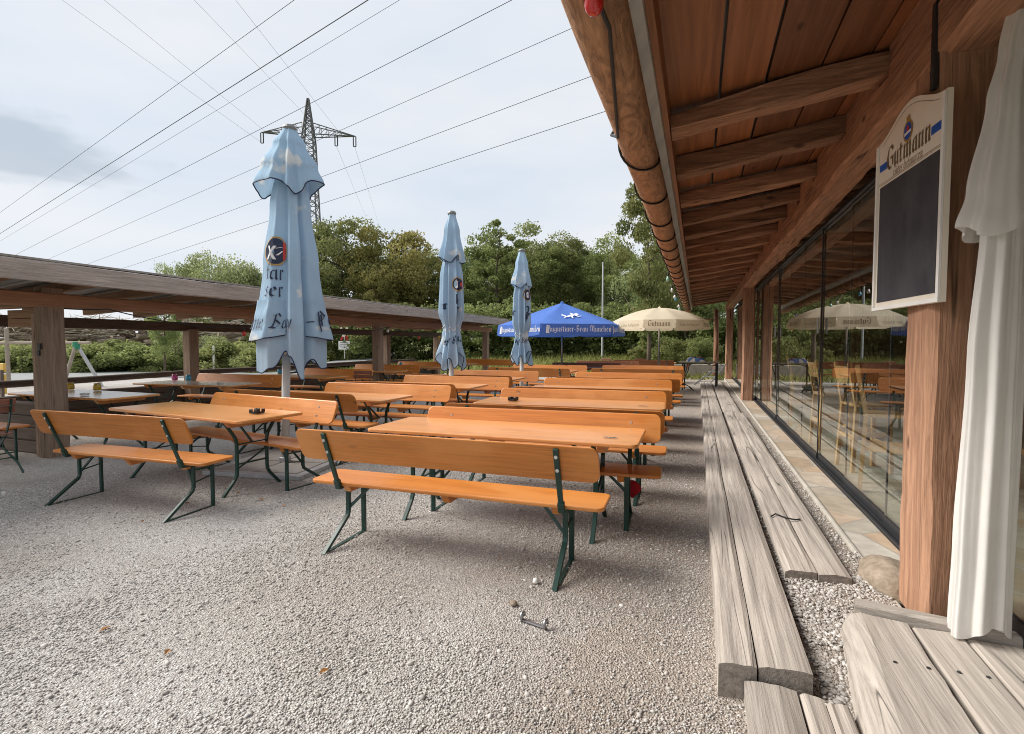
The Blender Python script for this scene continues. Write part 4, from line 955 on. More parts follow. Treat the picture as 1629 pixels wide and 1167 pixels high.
for (u0, v0, u1, v1) in ((-.09, 2.43, .0, 2.59), (.0, 2.43, -.08, 2.59), (.0, 2.56, .09, 2.58), (.02, 2.48, .09, 2.53)):
    for k in range(5):
        a, b = k / 5, (k + 1) / 5; U = lambda t: u0 + (u1 - u0) * t; V = lambda t: v0 + (v1 - v0) * t
        q.add([fe(U(a) - .014, V(a)), fe(U(a) + .014, V(a)), fe(U(b) + .014, V(b)), fe(U(b) - .014, V(b))], [(0, 1, 2, 3)])
q.build('emblem_mark', M['whiteprint'], c1)
q = MB()
for k in range(4): poly(q, [(.10, 2.43 + k * .05), (.145, 2.43 + k * .05), (.145, 2.48 + k * .05), (.10, 2.48 + k * .05)], fe)
q.build('emblem_mark', M['redprint'], c1)
fS = onto(skirt, a0 - .80); lettering(MB(), 'me Bay', .17, .021, lambda u, v: fS(u, v + 1.63), slant=.2).build('lettering', M['navy'], cv[0])
fS2 = onto(skirt, a0 + 1.04); lettering(MB(), '-Ps', .20, .022, lambda u, v: fS2(u, v + 1.64)).build('lettering', M['navy'], cv[1])
MB().tube([(-.05, 0, .78), (-.10, -.05, .66), (-.02, -.06, .6), (.06, -.05, .68), (.04, 0, .8)], .006, 5).build('cord', M['rope'], Pz)
SLB = thing('parasol_base', 'square stand of concrete slabs in a galvanised frame under the large closed parasol', 'parasol base', (-4.77, 4.98, 0), R_(8))
for sx in (-1, 1):
    for sy in (-1, 1): MB().box(sx * .26 - .25, sx * .26 + .25, sy * .26 - .25, sy * .26 + .25, .005, .052).build('slab', M['slab'], SLB, bevel=.006)
fm = MB()
for (x0, x1, y0, y1) in ((-.62, .62, -.62, -.525), (-.62, .62, .525, .62), (-.62, -.525, -.522, .522), (.525, .62, -.522, .522)): fm.box(x0, x1, y0, y1, .0, .048)
fm.build('steel_frame', M['galv'], SLB, bevel=.004)
MB().lathe([(.07, .05), (.07, .10), (.055, .11)], n=16).build('sleeve', M['galv'], SLB)
for (loc, lean, sc, lab, sn, th_off) in (((-4.5, 9.0, 0), (.04, 0), .965, 'middle closed pale blue parasol tied at the waist with a white cord', 5, .55),
                                         ((-3.88, 11.45, 0), (.0, 0), .885, 'smallest and farthest closed pale blue parasol, knotted at its waist', 9, .7)):
    Pz, main, _, onto, c1, _ = cloth_parasol(loc, 0, lean, sc, True, lab, sn)
    a0 = math.atan2(-loc[1], -loc[0]); fL = onto(main, a0 + th_off)
    disc(MB(), 0, 2.62, .10, .12, lambda u, v: fL(u, v, .010), 20).build('emblem', M['navy'], c1)
    disc(MB(), 0, 2.62, .118, .14, lambda u, v: fL(u, v, .0095), 20, hole=.88).build('emblem_ring', M['gold'], c1)
    q = MB(); fe = lambda u, v: fL(u, v, .014)
    for k in range(4): poly(q, [(.05, 2.54 + k * .04), (.09, 2.54 + k * .04), (.09, 2.58 + k * .04), (.05, 2.58 + k * .04)], fe)
    q.build('emblem_mark', M['redprint'], c1)
    q = MB(); poly(q, [(-.06, 2.55), (-.03, 2.55), (.03, 2.68), (0, 2.68)], fe); poly(q, [(.0, 2.55), (.03, 2.55), (-.02, 2.68), (-.05, 2.68)], fe); q.build('emblem_mark', M['whiteprint'], c1)
    lettering(MB(), 'H', .2, .03, lambda u, v: fL(u, v + 2.24)).build('lettering', M['navy'], c1)
    lettering(MB(), 'P', .18, .03, lambda u, v: fL(u, v + 2.04)).build('lettering', M['navy'], c1)
    fL2 = onto(main, a0 - th_off * 1.6); lettering(MB(), 'er', .18, .028, lambda u, v: fL2(u, v + 2.15)).build('lettering', M['navy'], c1)
    fL3 = onto(main, a0); lettering(MB(), 'me Bay', .13, .02, lambda u, v: fL3(u, v + 1.52), slant=.2).build('lettering', M['navy'], c1)

# ------------------------------------------------------------------ open parasols
def open_parasol(name, label, loc, r, zr, za, nseg, rot, mat, val_h, dome, scallop=False, flare=1.02):
    P = thing(name, label, 'parasol', loc)
    MB().tube([(0, 0, 0), (0, 0, za - .03)], .028, 12).build('pole', M['iron'], P, smooth=True)
    MB().lathe([(.05, za - .02), (.06, za), (.03, za + .03), (.008, za + .05)], n=14).build('cap', mat, P)
    mb = MB(); rings = 8; vs = []; fs = []
    SUB = 6; T = nseg * SUB
    def rim(k):                                            # straight edge between ribs
        i = k // SUB; t = (k % SUB) / SUB; a, b = rot + 2 * math.pi * i / nseg, rot + 2 * math.pi * (i + 1) / nseg
        return Vector((math.cos(a) * (1 - t) + math.cos(b) * t, math.sin(a) * (1 - t) + math.sin(b) * t, 0)), t
    for j in range(rings + 1):
        s_ = j / rings
        for k in range(T):
            d, t = rim(k); sag = .05 * math.sin(math.pi * t) * math.sin(math.pi * min(1, s_ * 1.0)) * r * .5
            z = zr + (za - zr) * ((1 - s_) if not dome else (1 - s_ ** 1.9)) - sag * (1 - s_ * .5)
            vs.append((d.x * r * s_, d.y * r * s_, z))
    for j in range(rings):
        for k in range(T): fs.append((j * T + k, j * T + (k + 1) % T, (j + 1) * T + (k + 1) % T, (j + 1) * T + k))
    mb.add(vs, fs); can = mb.build('canopy', mat, P, smooth=True)
    m = MB()
    for i in range(nseg):
        row = []
        for q_ in range(9):
            t = .015 + .97 * q_ / 8; a, b = rot + 2 * math.pi * i / nseg, rot + 2 * math.pi * (i + 1) / nseg
            d = Vector((math.cos(a) * (1 - t) + math.cos(b) * t, math.sin(a) * (1 - t) + math.sin(b) * t, 0))
            h = val_h * (1 - (.10 if q_ in (0, 8) else 0)) 
            row.append(((d.x * r * 1.002, d.y * r * 1.002, zr), (d.x * r * flare, d.y * r * flare, zr - h)))
        m.add([p for pr in row for p in pr], [(2 * q_, 2 * q_ + 2, 2 * q_ + 3, 2 * q_ + 1) for q_ in range(8)])
    val = m.build('valance', mat, P, smooth=False)
    rb = MB()
    for i in range(nseg):
        a = rot + 2 * math.pi * i / nseg
        rb.tube([(0, 0, za - .09), (math.cos(a) * r * .5, math.sin(a) * r * .5, zr + (za - zr) * (.5 if not dome else .72) - .05), (math.cos(a) * r * .985, math.sin(a) * r * .985, zr - .02)], .010, 6)
        rb.tube([(0, 0, zr + .02), (math.cos(a) * r * .5, math.sin(a) * r * .5, zr + (za - zr) * (.5 if not dome else .72) - .05)], .009, 6)
    rb.build('ribs', M['iron'], P)
    def vf(i, o=.004):                                      # write on valance panel i
        a, b = rot + 2 * math.pi * i / nseg, rot + 2 * math.pi * (i + 1) / nseg
        A = Vector((math.cos(a) * r * 1.002, math.sin(a) * r * 1.002, zr)); Bp = Vector((math.cos(b) * r * 1.002, math.sin(b) * r * 1.002, zr))
        ex = (Bp - A).normalized(); nrm = Vector((ex.y, -ex.x, 0)); mid = (A + Bp) / 2
        return lambda u, v: tuple(mid + ex * u + nrm * (o + (flare - 1) * r * (-v / val_h)) + Vector((0, 0, v)))
    def cf(i, o=.012):                                      # write on canopy panel i, v measured up the slope
        a, b = rot + 2 * math.pi * i / nseg, rot + 2 * math.pi * (i + 1) / nseg
        A = Vector((math.cos(a) * r, math.sin(a) * r, zr)); Bp = Vector((math.cos(b) * r, math.sin(b) * r, zr))
        ex = (Bp - A).normalized(); mid = (A + Bp) / 2; up = (Vector((0, 0, za)) - mid)
        def f(u, v):
            p = mid + up * v + ex * u
            if dome: p.z = zr + (za - zr) * (1 - (1 - v) ** 1.9)
            return tuple(p + Vector((mid.x, mid.y, 0)).normalized() * o + Vector((0, 0, o)))
        return f
    return P, can, val, vf, cf
bx, by = -4.07, 16.0
ca = math.atan2(-by, -bx)
P, can, val, vf, cf = open_parasol('open_parasol', 'open royal blue parasol with white lettering at the end of the left row', (bx, by, 0), 2.05, 2.06, 2.79, 6, ca - R_(17) - R_(60) , M['blue_fabric'], .34, False)
for i in range(6):
    f = vf(i)
    lettering(MB(), 'Augustiner-Bräu München', .175, .022, lambda u, v: f(u + .10, v - .22)).build('lettering', M['whiteprint'], val)
    q = MB(); poly(q, [(-.88, -.27), (-.78, -.27), (-.80, -.08), (-.86, -.08)], f); poly(q, [(-.86, -.07), (-.80, -.07), (-.81, -.04), (-.85, -.04)], f); q.build('tankard_mark', M['whiteprint'], val)
f = cf(1); q = MB()
for pts in ([(-.28, .27), (-.16, .25), (.22, .38), (.20, .44), (.05, .42)], [(.1, .40), (.26, .37), (.36, .42), (.30, .49), (.18, .47)], [(-.20, .26), (-.33, .20), (-.36, .22), (-.24, .31)], [(-.02, .31), (-.03, .2), (.04, .2), (.06, .33)], [(.16, .36), (.28, .26), (.33, .28), (.24, .38)], [(-.26, .28), (-.40, .36), (-.36, .42), (-.22, .33)], [(.22, .28), (.42, .31), (.42, .335), (.22, .305)], [(.06, .43), (.0, .50), (.06, .52), (.14, .45)]): poly(q, [(u * .72, .35 + (v - .35) * .72) for u, v in pts], f)
q.build('lion_mark', M['whiteprint'], can)
cx_, cy_ = -1.16, 17.0
ca = math.atan2(-cy_, -cx_)
P, can, val, vf, cf = open_parasol('open_parasol', 'open cream domed parasol with brown lettering near the eaves', (cx_, cy_, 0), 1.46, 2.20, 2.62, 10, ca - R_(18), M['cream_fabric'], .27, True, True, 1.05)
for i in range(10):
    f = vf(i); lettering(MB(), 'Gutmann' if i % 2 == 0 else 'Gutes Hefeweizen', .17 if i % 2 == 0 else .095, .022 if i % 2 == 0 else .009, lambda u, v: f(u, v - .19), slant=0 if i % 2 == 0 else .2).build('lettering', M['brownprint'], val)
# ------------------------------------------------------------------ timber lean-to on the left
H = thing('timber_shelter', 'long open lean-to of grey-brown timber with a sloping roof on the left', 'shelter', (-8.9, 9, 0))
def hp(mb, name, mat, **k): return mb.build(name, mat, H, world=True, **k)
Y0, Y1 = -2.0, 19.6
hp(hewn(MB(), (-7.2, Y0, 2.335), (-7.2, Y1, 2.335), .06, .235, seed=1, amp=.01, seg=.4), 'fascia', M['shed_y'])
hp(hewn(MB(), (-8.0, Y0, 2.065), (-8.0, Y1, 2.065), .16, .175, seed=2, amp=.012, seg=.3, ch=.015), 'plate', M['shed_plate'])
hp(hewn(MB(), (-10.3, Y0, 1.855), (-10.3, Y1, 1.855), .16, .18, seed=3, amp=.008), 'rear_plate', M['logwall_y'])
for i, y in enumerate((4.34, 11.75, 19.2)):
    hp(hewn(MB(), (-8.035, y, -.05), (-8.035, y, 2.12 if i else 2.22), .205, .25, up=(0, 1, 0), seed=30 + i, amp=.014, seg=.16, ch=.02), 'post', M['shed_z'])
hp(MB().box(-8.235, -8.145, 4.24, 4.44, -.02, 1.9), 'post', M['shed_z'], bevel=.01)
for i, y in enumerate((8.1, 15.5, 19.2)):
    hp(hewn(MB(), (-10.25, y, -.05), (-10.25, y, 1.8), .22, .22, up=(0, 1, 0), seed=40 + i, amp=.01, seg=.2, ch=.02), 'post', M['shed_z'])
# brace blocks at the near post, a mortise in it
hp(MB().box(-8.75, -8.13, 4.25, 4.39, 1.72, 1.83).box(-8.75, -8.13, 4.25, 4.39, 1.835, 1.945), 'bracket_block', M['shed_x'], bevel=.006)
hp(hewn(MB(), (-10.4, 4.30, 2.06), (-8.13, 4.30, 2.06), .16, .17, seed=77), 'cross_beam', M['shed_x'])
hp(MB().box(-8.02, -7.97, 4.19, 4.205, 1.42, 1.50).box(-8.06, -8.01, 4.20, 4.222, 1.34, 1.41), 'mortise', M['black'])
def rzz(x): return 2.13 + (x + 10.4) * .088
yy = Y0 + .2; i = 0
while yy < Y1:
    hp(hewn(MB(), (-10.9, yy, rzz(-10.9)), (-7.235, yy + .02 * math.sin(i), rzz(-7.235) - .06), .11, .12, seed=50 + i, amp=.01, seg=.3), 'rafter', M['shed_x']); yy += .92; i += 1
xs_ = np.linspace(-11.0, -7.235, 15)
rb = MB()
for a, b in zip(xs_[:-1], xs_[1:]):
    za_, zb_ = rzz(a) + .062, rzz(b) + .062
    if b > -7.3: za_ -= .0; 
    rb.add([(a + .004, Y0, za_), (b - .004, Y0, zb_), (b - .004, Y1, zb_), (a + .004, Y1, za_), (a + .004, Y0, za_ + .025), (b - .004, Y0, zb_ + .025), (b - .004, Y1, zb_ + .025), (a + .004, Y1, za_ + .025)],
           [(0, 3, 2, 1), (4, 5, 6, 7), (0, 1, 5, 4), (1, 2, 6, 5), (2, 3, 7, 6), (3, 0, 4, 7)])
hp(rb, 'roof_boarding', M['shed_y'])
cg = MB(); n = 520; vs = []
for i in range(n):
    y = Y0 + (Y1 + .1 - Y0) * i / (n - 1); z = .016 * math.sin(y * 2 * math.pi / .18)
    vs += [(-11.1, y, rzz(-11.1) + .10 + z), (-7.19, y, rzz(-7.19) + .035 + z)]
cg.add(vs, [(2 * i, 2 * i + 1, 2 * i + 3, 2 * i + 2) for i in range(n - 1)]); hp(cg, 'corrugated_sheet', M['tin'], smooth=True)
# low log walls and the handrail
lw = thing('log_wall', 'low dark wall of stacked squared logs along the back of the lean-to', 'wall', (-10.45, 11, 0))
for k in range(4): hewn(MB(), (-10.5, 4.5, .08 + k * .16), (-10.5, 19.3, .08 + k * .16), .16, .155, seed=90 + k, amp=.01, seg=.5).build('log', M['logwall_y'], lw, world=True)
lw2 = thing('log_wall', 'low dark log end wall beside the near lean-to post', 'wall', (-9.8, 4.4, 0))
for k in range(4): hewn(MB(), (-11.5, 4.42, .09 + k * .17), (-8.13, 4.42, .09 + k * .17), .15, .165, seed=95 + k, amp=.012, seg=.4).build('log', M['logwall'], lw2, world=True)
rl = thing('handrail', 'round dark timber handrail running behind the lean-to', 'railing', (-10.75, 11, 0))
MB().tube([(-10.8, 1.5 + k * 1.2, .83 + .012 * math.sin(k * 1.3)) for k in range(15)], .062, 10).build('rail', M['logwall_y'], rl, world=True, smooth=True)
for k in range(6): MB().tube([(-10.8, 3.0 + k * 3.1, -.05), (-10.8, 3.0 + k * 3.1, .78)], .05, 8).build('rail_post', M['shed_z'], rl, world=True)

# lamp cord under the lean-to
SL2 = thing('string_lights', 'coloured bulbs hung on a black cable below the lean-to plate', 'string lights', (-7.7, 8, 1.8))
hooks = [(-8.3, 3.9, 2.08), (-7.78, 4.9, 1.98), (-7.62, 8.2, 1.90), (-7.62, 11.6, 1.93), (-7.62, 15.4, 1.93), (-7.62, 19.0, 1.93)]
cb = MB(); spans = []
for a, b in zip(hooks[:-1], hooks[1:]):
    a, b = Vector(a), Vector(b); sg = min(.17, (b - a).length * .05)
    pts = [a.lerp(b, t / 12) + Vector((0, 0, -sg * 4 * (t / 12) * (1 - t / 12))) for t in range(13)]; spans.append(pts); cb.tube(pts, .008, 6)
cb.build('cable', M['black'], SL2, world=True)
for sp, k, c in ((0, 3, 'blue'), (1, 8, 'red'), (2, 0, 'violet'), (2, 6, 'red'), (3, 0, 'clear'), (3, 5, 'red'), (3, 9, 'yellow'), (4, 5, 'clear')):
    bulb_at(SL2, spans[sp][k], c, .035, (0, 0, -1) if c != 'blue' else (.2, -.4, .5))

# ------------------------------------------------------------------ folding iron chair at the left edge
ch = thing('folding_chair', 'green iron folding chair with reddish wooden slats at the left edge', 'chair', (-7.62, 3.45, 0), R_(0))
red = wood('red_brown_slat', (.17, .06, .035), (.30, .12, .075), 'y', 22, .06, .5)
for sy in (-.19, .19):
    MB().bar([(.30, sy, .01), (.20, sy, .12), (.05, sy, .20), (-.12, sy, .30), (-.2, sy, .44)], .012, .026, (0, 1, 0)).build('leg', M['green'], ch)
    MB().bar([(-.30, sy * .92, .01), (-.20, sy * .92, .2), (.02, sy * .92, .42), (.10, sy * .92, .58), (.165, sy * .92, .86)], .012, .026, (0, 1, 0)).build('leg', M['green'], ch)
MB().tube([(.1, -.19, .17), (.1, .19, .17)], .007, 6).tube([(-.24, -.18, .12), (-.24, .18, .12)], .007, 6).tube([(-.02, -.18, .40), (-.02, .18, .40)], .007, 6).build('stretcher', M['green'], ch)
for k in range(6): MB().box(-.24 + k * .052, -.20 + k * .052, -.22, .22, .44, .458).build('seat_slat', red, ch, bevel=.004)
for z, x in ((.70, .128), (.79, .150)): MB().box(x - .022, x - .002, -.23, .23, z, z + .075).build('back_slat', red, ch, bevel=.01)
q = MB()
for z, x in ((.737, .128), (.827, .150)):
    for sy in (-.175, .175): q.lathe([(.006, -.004), (.006, .006)], (x + .012, sy, z), 8)
q.build('bolts', M['bolt'], ch)
# pinkish slatted chair under the lean-to
ch2 = dup(ch, (-7.25, 9.9, 0), R_(100), 'reddish folding chair under the lean-to left of the second front post')
ch3 = dup(ch, (-3.6, 21.4, 0), R_(80), 'small orange-backed chair left of the blue parasol pole')
ch4 = dup(ch, (-2.2, 21.8, 0), R_(100), 'small orange-backed chair right of the blue parasol pole')
ch5 = dup(ch, (-.42, 17.3, 0), R_(10), 'dark folding chair at the right end of the far bench')

# ------------------------------------------------------------------ small things on the tables
def jar(loc, col, label):
    j = thing('glass_lantern', label, 'lantern', loc, 0, 'coloured glass lanterns')
    MB().lathe([(.042, 0), (.052, .008), (.054, .06), (.046, .085), (.038, .095), (.042, .11), (.036, .11), (.034, .096), (.048, .06), (.046, .012), (.01, .01)], n=16).build('jar', M['b_' + col], j, smooth=True)
    MB().tube([(.042 * math.cos(k * .524), .042 * math.sin(k * .524), .1) for k in range(12)], .003, 4, closed=True).tube([(.042, 0, .1), (.05, 0, .13), (.03, 0, .15)], .002, 4).build('wire', M['iron'], j)
ZT = .783
jar((-8.62, 5.24, ZT), 'yellow', 'yellow glass lantern jar on the nearest lean-to table')
jar((-9.18, 5.2, ZT), 'yellow', 'yellow glass lantern jar half hidden by the near lean-to post')
jar((-9.6, 7.22, ZT), 'pink', 'pink glass lantern jar beside the blue one under the lean-to')
jar((-9.28, 7.26, ZT), 'cyan', 'blue glass lantern jar right of the pink one')
jar((-9.3, 9.6, ZT), 'cyan', 'turquoise glass lantern jar behind the large parasol hem')
jar((-9.0, 14.4, ZT), 'cyan', 'tiny turquoise lantern jar far under the lean-to')
def ashtray(loc, label, mat, square=True):
    a = thing('ashtray', label, 'ashtray', loc)
    if square:
        MB().prism(rrect(.11, .11, .012), lambda u, v, s_: (u, v, 0 if s_ == 0 else .012)).build('bowl', mat, a)
        m = MB()
        for k in range(4):
            c, s_ = math.cos(k * math.pi / 2), math.sin(k * math.pi / 2)
            for (u0, u1) in ((-.053, -.012), (.012, .053)):
                m.prism([(u0, .043), (u1, .043), (u1, .054), (u0, .054)], lambda u, v, sd: (u * c - v * s_, u * s_ + v * c, .0125 if sd == 0 else .042))
        m.build('rim', mat, a, bevel=.002, seg=1)
    else:
        MB().lathe([(.05, 0), (.06, .025), (.055, .026), (.045, .008), (.005, .007)], n=16).build('bowl', mat, a, smooth=True)
ashtray((-4.27, 4.09, ZT), 'square black ashtray on the left near table', M['black'])
ashtray((-2.18, 6.10, ZT), 'square black ashtray on the patchy table beside the glass', M['black'])
ashtray((-3.45, 13.2, ZT), 'small black ashtray on the far table of the left row', M['black'])
ashtray((-8.0, 4.7, ZT), 'glass ashtray on the nearest lean-to table', M['b_clear'], False)
ashtray((-8.05, 6.9, ZT), 'glass ashtray on the lean-to table with pink and blue jars', M['b_clear'], False)
for x, y, l in ((-.62, 3.93, 'small metal number plate at the corner of the nearest right table'), (-.58, 6.05, 'small metal number plate at the corner of the patchy table')):
    pt = thing('number_plate', l, 'plate', (x, y, ZT)); MB().box(-.055, .055, -.012, .012, 0, .002).build('plate', M['iron'], pt, bevel=.001)
    MB().box(-.04, -.015, -.007, .007, .0022, .003).box(-.005, .015, -.007, .007, .0022, .003).box(.022, .042, -.007, .007, .0022, .003).build('engraving', M['black'], pt)
# red cloth hanging from the second bench, metal clip and litter on the gravel
cl = MB(); vs = []; n = 16
for i in range(9):
    t = i / 8; z = .345 - .15 * t; r = .008 + .048 * math.sin(math.pi * min(1, t * 1.05)) ** .8
    for k in range(n): a = 2 * math.pi * k / n; q = r * (1 + .3 * math.sin(3 * a + 4 * t) + .15 * math.sin(5 * a)); vs.append((q * math.cos(a), q * .6 * math.sin(a), z))
cl.add(vs, [(i * n + k, i * n + (k + 1) % n, (i + 1) * n + (k + 1) % n, (i + 1) * n + k) for i in range(8) for k in range(n)])
o = cl.build('red_cloth', M['red_cloth'], smooth=True); o.location = (-.50, 4.40, .0); tag(o, 'crumpled red cloth hanging low at the second bench leg', 'cloth')
hk = thing('metal_bracket', 'small steel bracket with two upturned loops lying on the gravel', 'bracket', (-.80, 2.56, 0), R_(-14))
MB().box(-.075, .075, -.01, .01, .006, .014).build('bar', M['iron'], hk, bevel=.002)
for x in (-.072, .072): MB().tube([(x, 0, .008), (x, -.012, .03), (x, 0, .046), (x, .016, .042), (x, .02, .028)], .011, 8).build('loop', M['iron'], hk, smooth=True)
o = MB().lathe([(.018, 0), (.02, .004), (.016, .022), (.006, .028)], n=14).build('bottle_cap', M['white'], smooth=True); o.location = (-.93, 3.02, .008); tag(o, 'small white plastic cap lying on the gravel under the bench', 'cap')
o = MB().lathe([(.016, 0), (.024, .004), (.02, .016), (.004, .021)], n=12).build('brown_stone', M['boulder'], smooth=True); o.location = (-.97, 2.72, .006); tag(o, 'single smooth brown stone on the gravel beside the steel bracket', 'stone')

lf = MB(); rgl = random.Random(12)
for i in range(26):
    x, y = (rgl.uniform(-4.5, -.3), rgl.uniform(1.6, 6.5)); a = rgl.uniform(0, 6.28); l = rgl.uniform(.014, .03); c, s_ = math.cos(a), math.sin(a)
    P4 = [(-l, 0, .014), (0, -l * .5, .02), (l, 0, .012), (0, l * .5, .024)]
    lf.add([(x + u * c - v * s_, y + u * s_ + v * c, z) for u, v, z in P4], [(0, 1, 2, 3)])
tag(lf.build('fallen_leaves', plain('dry_leaf', (.38, .17, .04), .7, var=.4)), kind='stuff')
# ------------------------------------------------------------------ things at the far right end
tb = thing('folding_table', 'weathered table with dark legs at the end of the plank walk', 'table', (.08, 17.6, 0), R_(-6))
hewn(MB(), (-.62, 0, .90), (.62, 0, .90), .62, .04, seed=5, amp=.003).build('tabletop', M['grey_x'], tb)
for sx in (-1, 1):
    for sy in (-1, 1): MB().bar([(sx * .5, sy * .24, .88), (sx * .5, sy * .26, 0)], .04, .035).build('leg', M['black'], tb)
    MB().bar([(sx * .5, -.25, .12), (sx * .5, .25, .12)], .03, .02, (0, 0, 1)).bar([(sx * .5, -.24, .5), (sx * .5, .24, .85)], .02, .02).bar([(sx * .5, 0, .78), (sx * .12, 0, .87)], .02, .02, (0, 1, 0)).build('stretcher', M['black'], tb)
cp = MB(); vs = []
for i in range(13):
    for k in range(13):
        u, v = i / 12 - .5, k / 12 - .5; e = max(0, 1 - (2 * u) ** 4) * max(0, 1 - (2 * v) ** 4)
        vs.append((u * .62, v * .4, e * (.12 + .09 * noise.noise(Vector((u * 7, v * 7, 1))))))
cp.add(vs, [(i * 13 + k, i * 13 + k + 1, (i + 1) * 13 + k + 1, (i + 1) * 13 + k) for i in range(12) for k in range(12)])
gb = NG('printed_bags'); co_ = gb.coord(scale=(1, 1, 1), rnd=False); vv = gb.nd('TexVoronoi'); vv.inputs['Scale'].default_value = 6; gb.lk(co_, vv.inputs['Vector']); spx = gb.nd('SeparateColor'); gb.lk(vv.outputs['Color'], spx.inputs[0])
rr_ = gb.ramp(spx.outputs[0], (0, (.08, .2, .55)), (.34, (.75, .75, .78)), (.6, (.6, .06, .05)), (.85, (.7, .7, .72))); rr_.node.color_ramp.interpolation = 'CONSTANT'; gb.col(rr_)
o = cp.build('plastic_bag', gb.m, smooth=True); o.location = (-.05, 17.6, .92); tag(o, 'crumpled white, blue and red plastic bags on the far table', 'bags')
o = hewn(MB(), (0, 0, 0), (2.6, .9, 0), .22, .62, up=(0, 0, 1), seed=9, amp=.01, seg=.3).build('concrete_wall', M['concrete']); o.location = (-1.4, 23.6, .28); tag(o, 'low pale concrete wall behind the far table', 'wall')
dk = MB(); b0 = bmesh.new(); bmesh.ops.create_icosphere(b0, subdivisions=3, radius=1)
dk.add([(v.co.x * .28 * (1 + .3 * noise.noise(v.co * 2)), v.co.y * .2, (v.co.z + .8) * .11 * (1 + .3 * noise.noise(v.co * 3))) for v in b0.verts], [[q.index for q in f.verts] for f in b0.faces]); b0.free()
o = dk.build('dark_sack', M['black'], smooth=True); o.location = (-.68, 18.6, 0); tag(o, 'dark sack lying on the gravel beside the far table', 'sack')
lt = thing('log_post', 'grey round timber post at the far corner of the building', 'post', (.70, 22.95, 0))
MB().tube([(.0, 0, 0), (.02, 0, 1.5), (0, 0, 2.9)], [.11, .10, .095], 12).build('trunk', M['old_z'], lt, smooth=True)
MB().bar([(-.95, -.1, 2.52), (.0, -.1, 2.46)], .05, .05, (0, 1, 0)).build('arm', M['old_z'], lt)
ld = MB(); 
for dx in (-.25, .25): ld.bar([(.15 + dx, 19.6, .02), (.9 + dx * .3, 20.6, .72)], .05, .05, (0, 1, 0))
for k in range(4): t = .15 + k * .24; ld.bar([(-.1 + .75 * t * 1.0, 19.6 + t, .02 + .7 * t), (.4 + .62 * t, 19.6 + t, .02 + .7 * t)], .03, .03, (0, 1, 0))
o = ld.build('leaning_frame', M['galv']); tag(o, 'pale metal frame leaning behind the far table', 'frame')

# ------------------------------------------------------------------ bar chairs inside the glass front
light = wood('light_beech', (.55, .28, .10), (.74, .44, .19), 'z', 26, .06, .4, knots=False)
def high_chair():
    c = thing('bar_chair', 'x', 'chair', group='high wooden chairs inside the glass front')
    MB().prism(rrect(.40, .38, .05), lambda u, v, s_: (u, v, .72 if s_ == 0 else .75)).build('seat', light, c, bevel=.006)
    for sx in (-1, 1):
        MB().bar([(sx * .19, -.18, 0), (sx * .165, -.16, .72)], .04, .04).build('leg', light, c)
        MB().bar([(sx * .19, .20, 0), (sx * .165, .165, .72), (sx * .165, .25, 1.20)], .04, .035).build('leg', light, c)
    MB().prism(rrect(.37, .20, .04), lambda u, v, s_: (u, (.225 if s_ == 0 else .243) + v * .17, 1.06 + v)).build('backrest', light, c, bevel=.004)
    m = MB()
    for z in (.26, .30): pass
    m.bar([(-.18, -.175, .30), (.18, -.175, .30)], .05, .02, (0, 0, 1)).bar([(-.18, .185, .38), (.18, .185, .38)], .05, .02, (0, 0, 1))
    for sx in (-1, 1): m.bar([(sx * .18, -.17, .42), (sx * .18, .18, .42)], .05, .02, (0, 0, 1))
    m.build('stretcher', light, c); return c
hc = high_chair(); hc.location = (1.72, 5.85, .085); hc.rotation_euler = (0, 0, R_(75)); hc['label'] = 'tall light wooden chair inside the glass, nearest the timber post'
KID.pop(hc.name, None)
for (x, y, a, l) in ((1.78, 6.75, 100, 'tall light wooden chair inside the glass, second from the timber post'), (2.75, 6.2, -95, 'tall wooden chair facing the glass across the dark bar table'), (1.72, 8.0, 95, 'tall wooden chair inside the glass beside the farther bar table'), (1.72, 10.0, 85, 'farthest tall wooden chair seen through the glass')): dup(hc, (x, y, .085), R_(a), l)
for x, y, l in ((2.3, 6.4, 'dark bar table behind the glass among tall chairs'), (2.35, 9.0, 'farther dark bar table behind the glass')):
    bt_ = thing('bar_table', l, 'table', (x, y, .085)); MB().prism(rrect(.6, 1.5, .04), lambda u, v, s_: (u, v, 1.04 if s_ == 0 else 1.08)).build('tabletop', M['brown_bench'], bt_, bevel=.006)
    MB().tube([(0, 0, .02), (0, 0, 1.04)], .04, 10).build('leg', M['black'], bt_); MB().lathe([(.25, 0), (.25, .02), (.05, .03)], n=16).build('foot', M['black'], bt_)
hc2 = dup(hc, (2.1, 2.25, .085), R_(110), 'tall light chair behind the white curtain at the right edge')
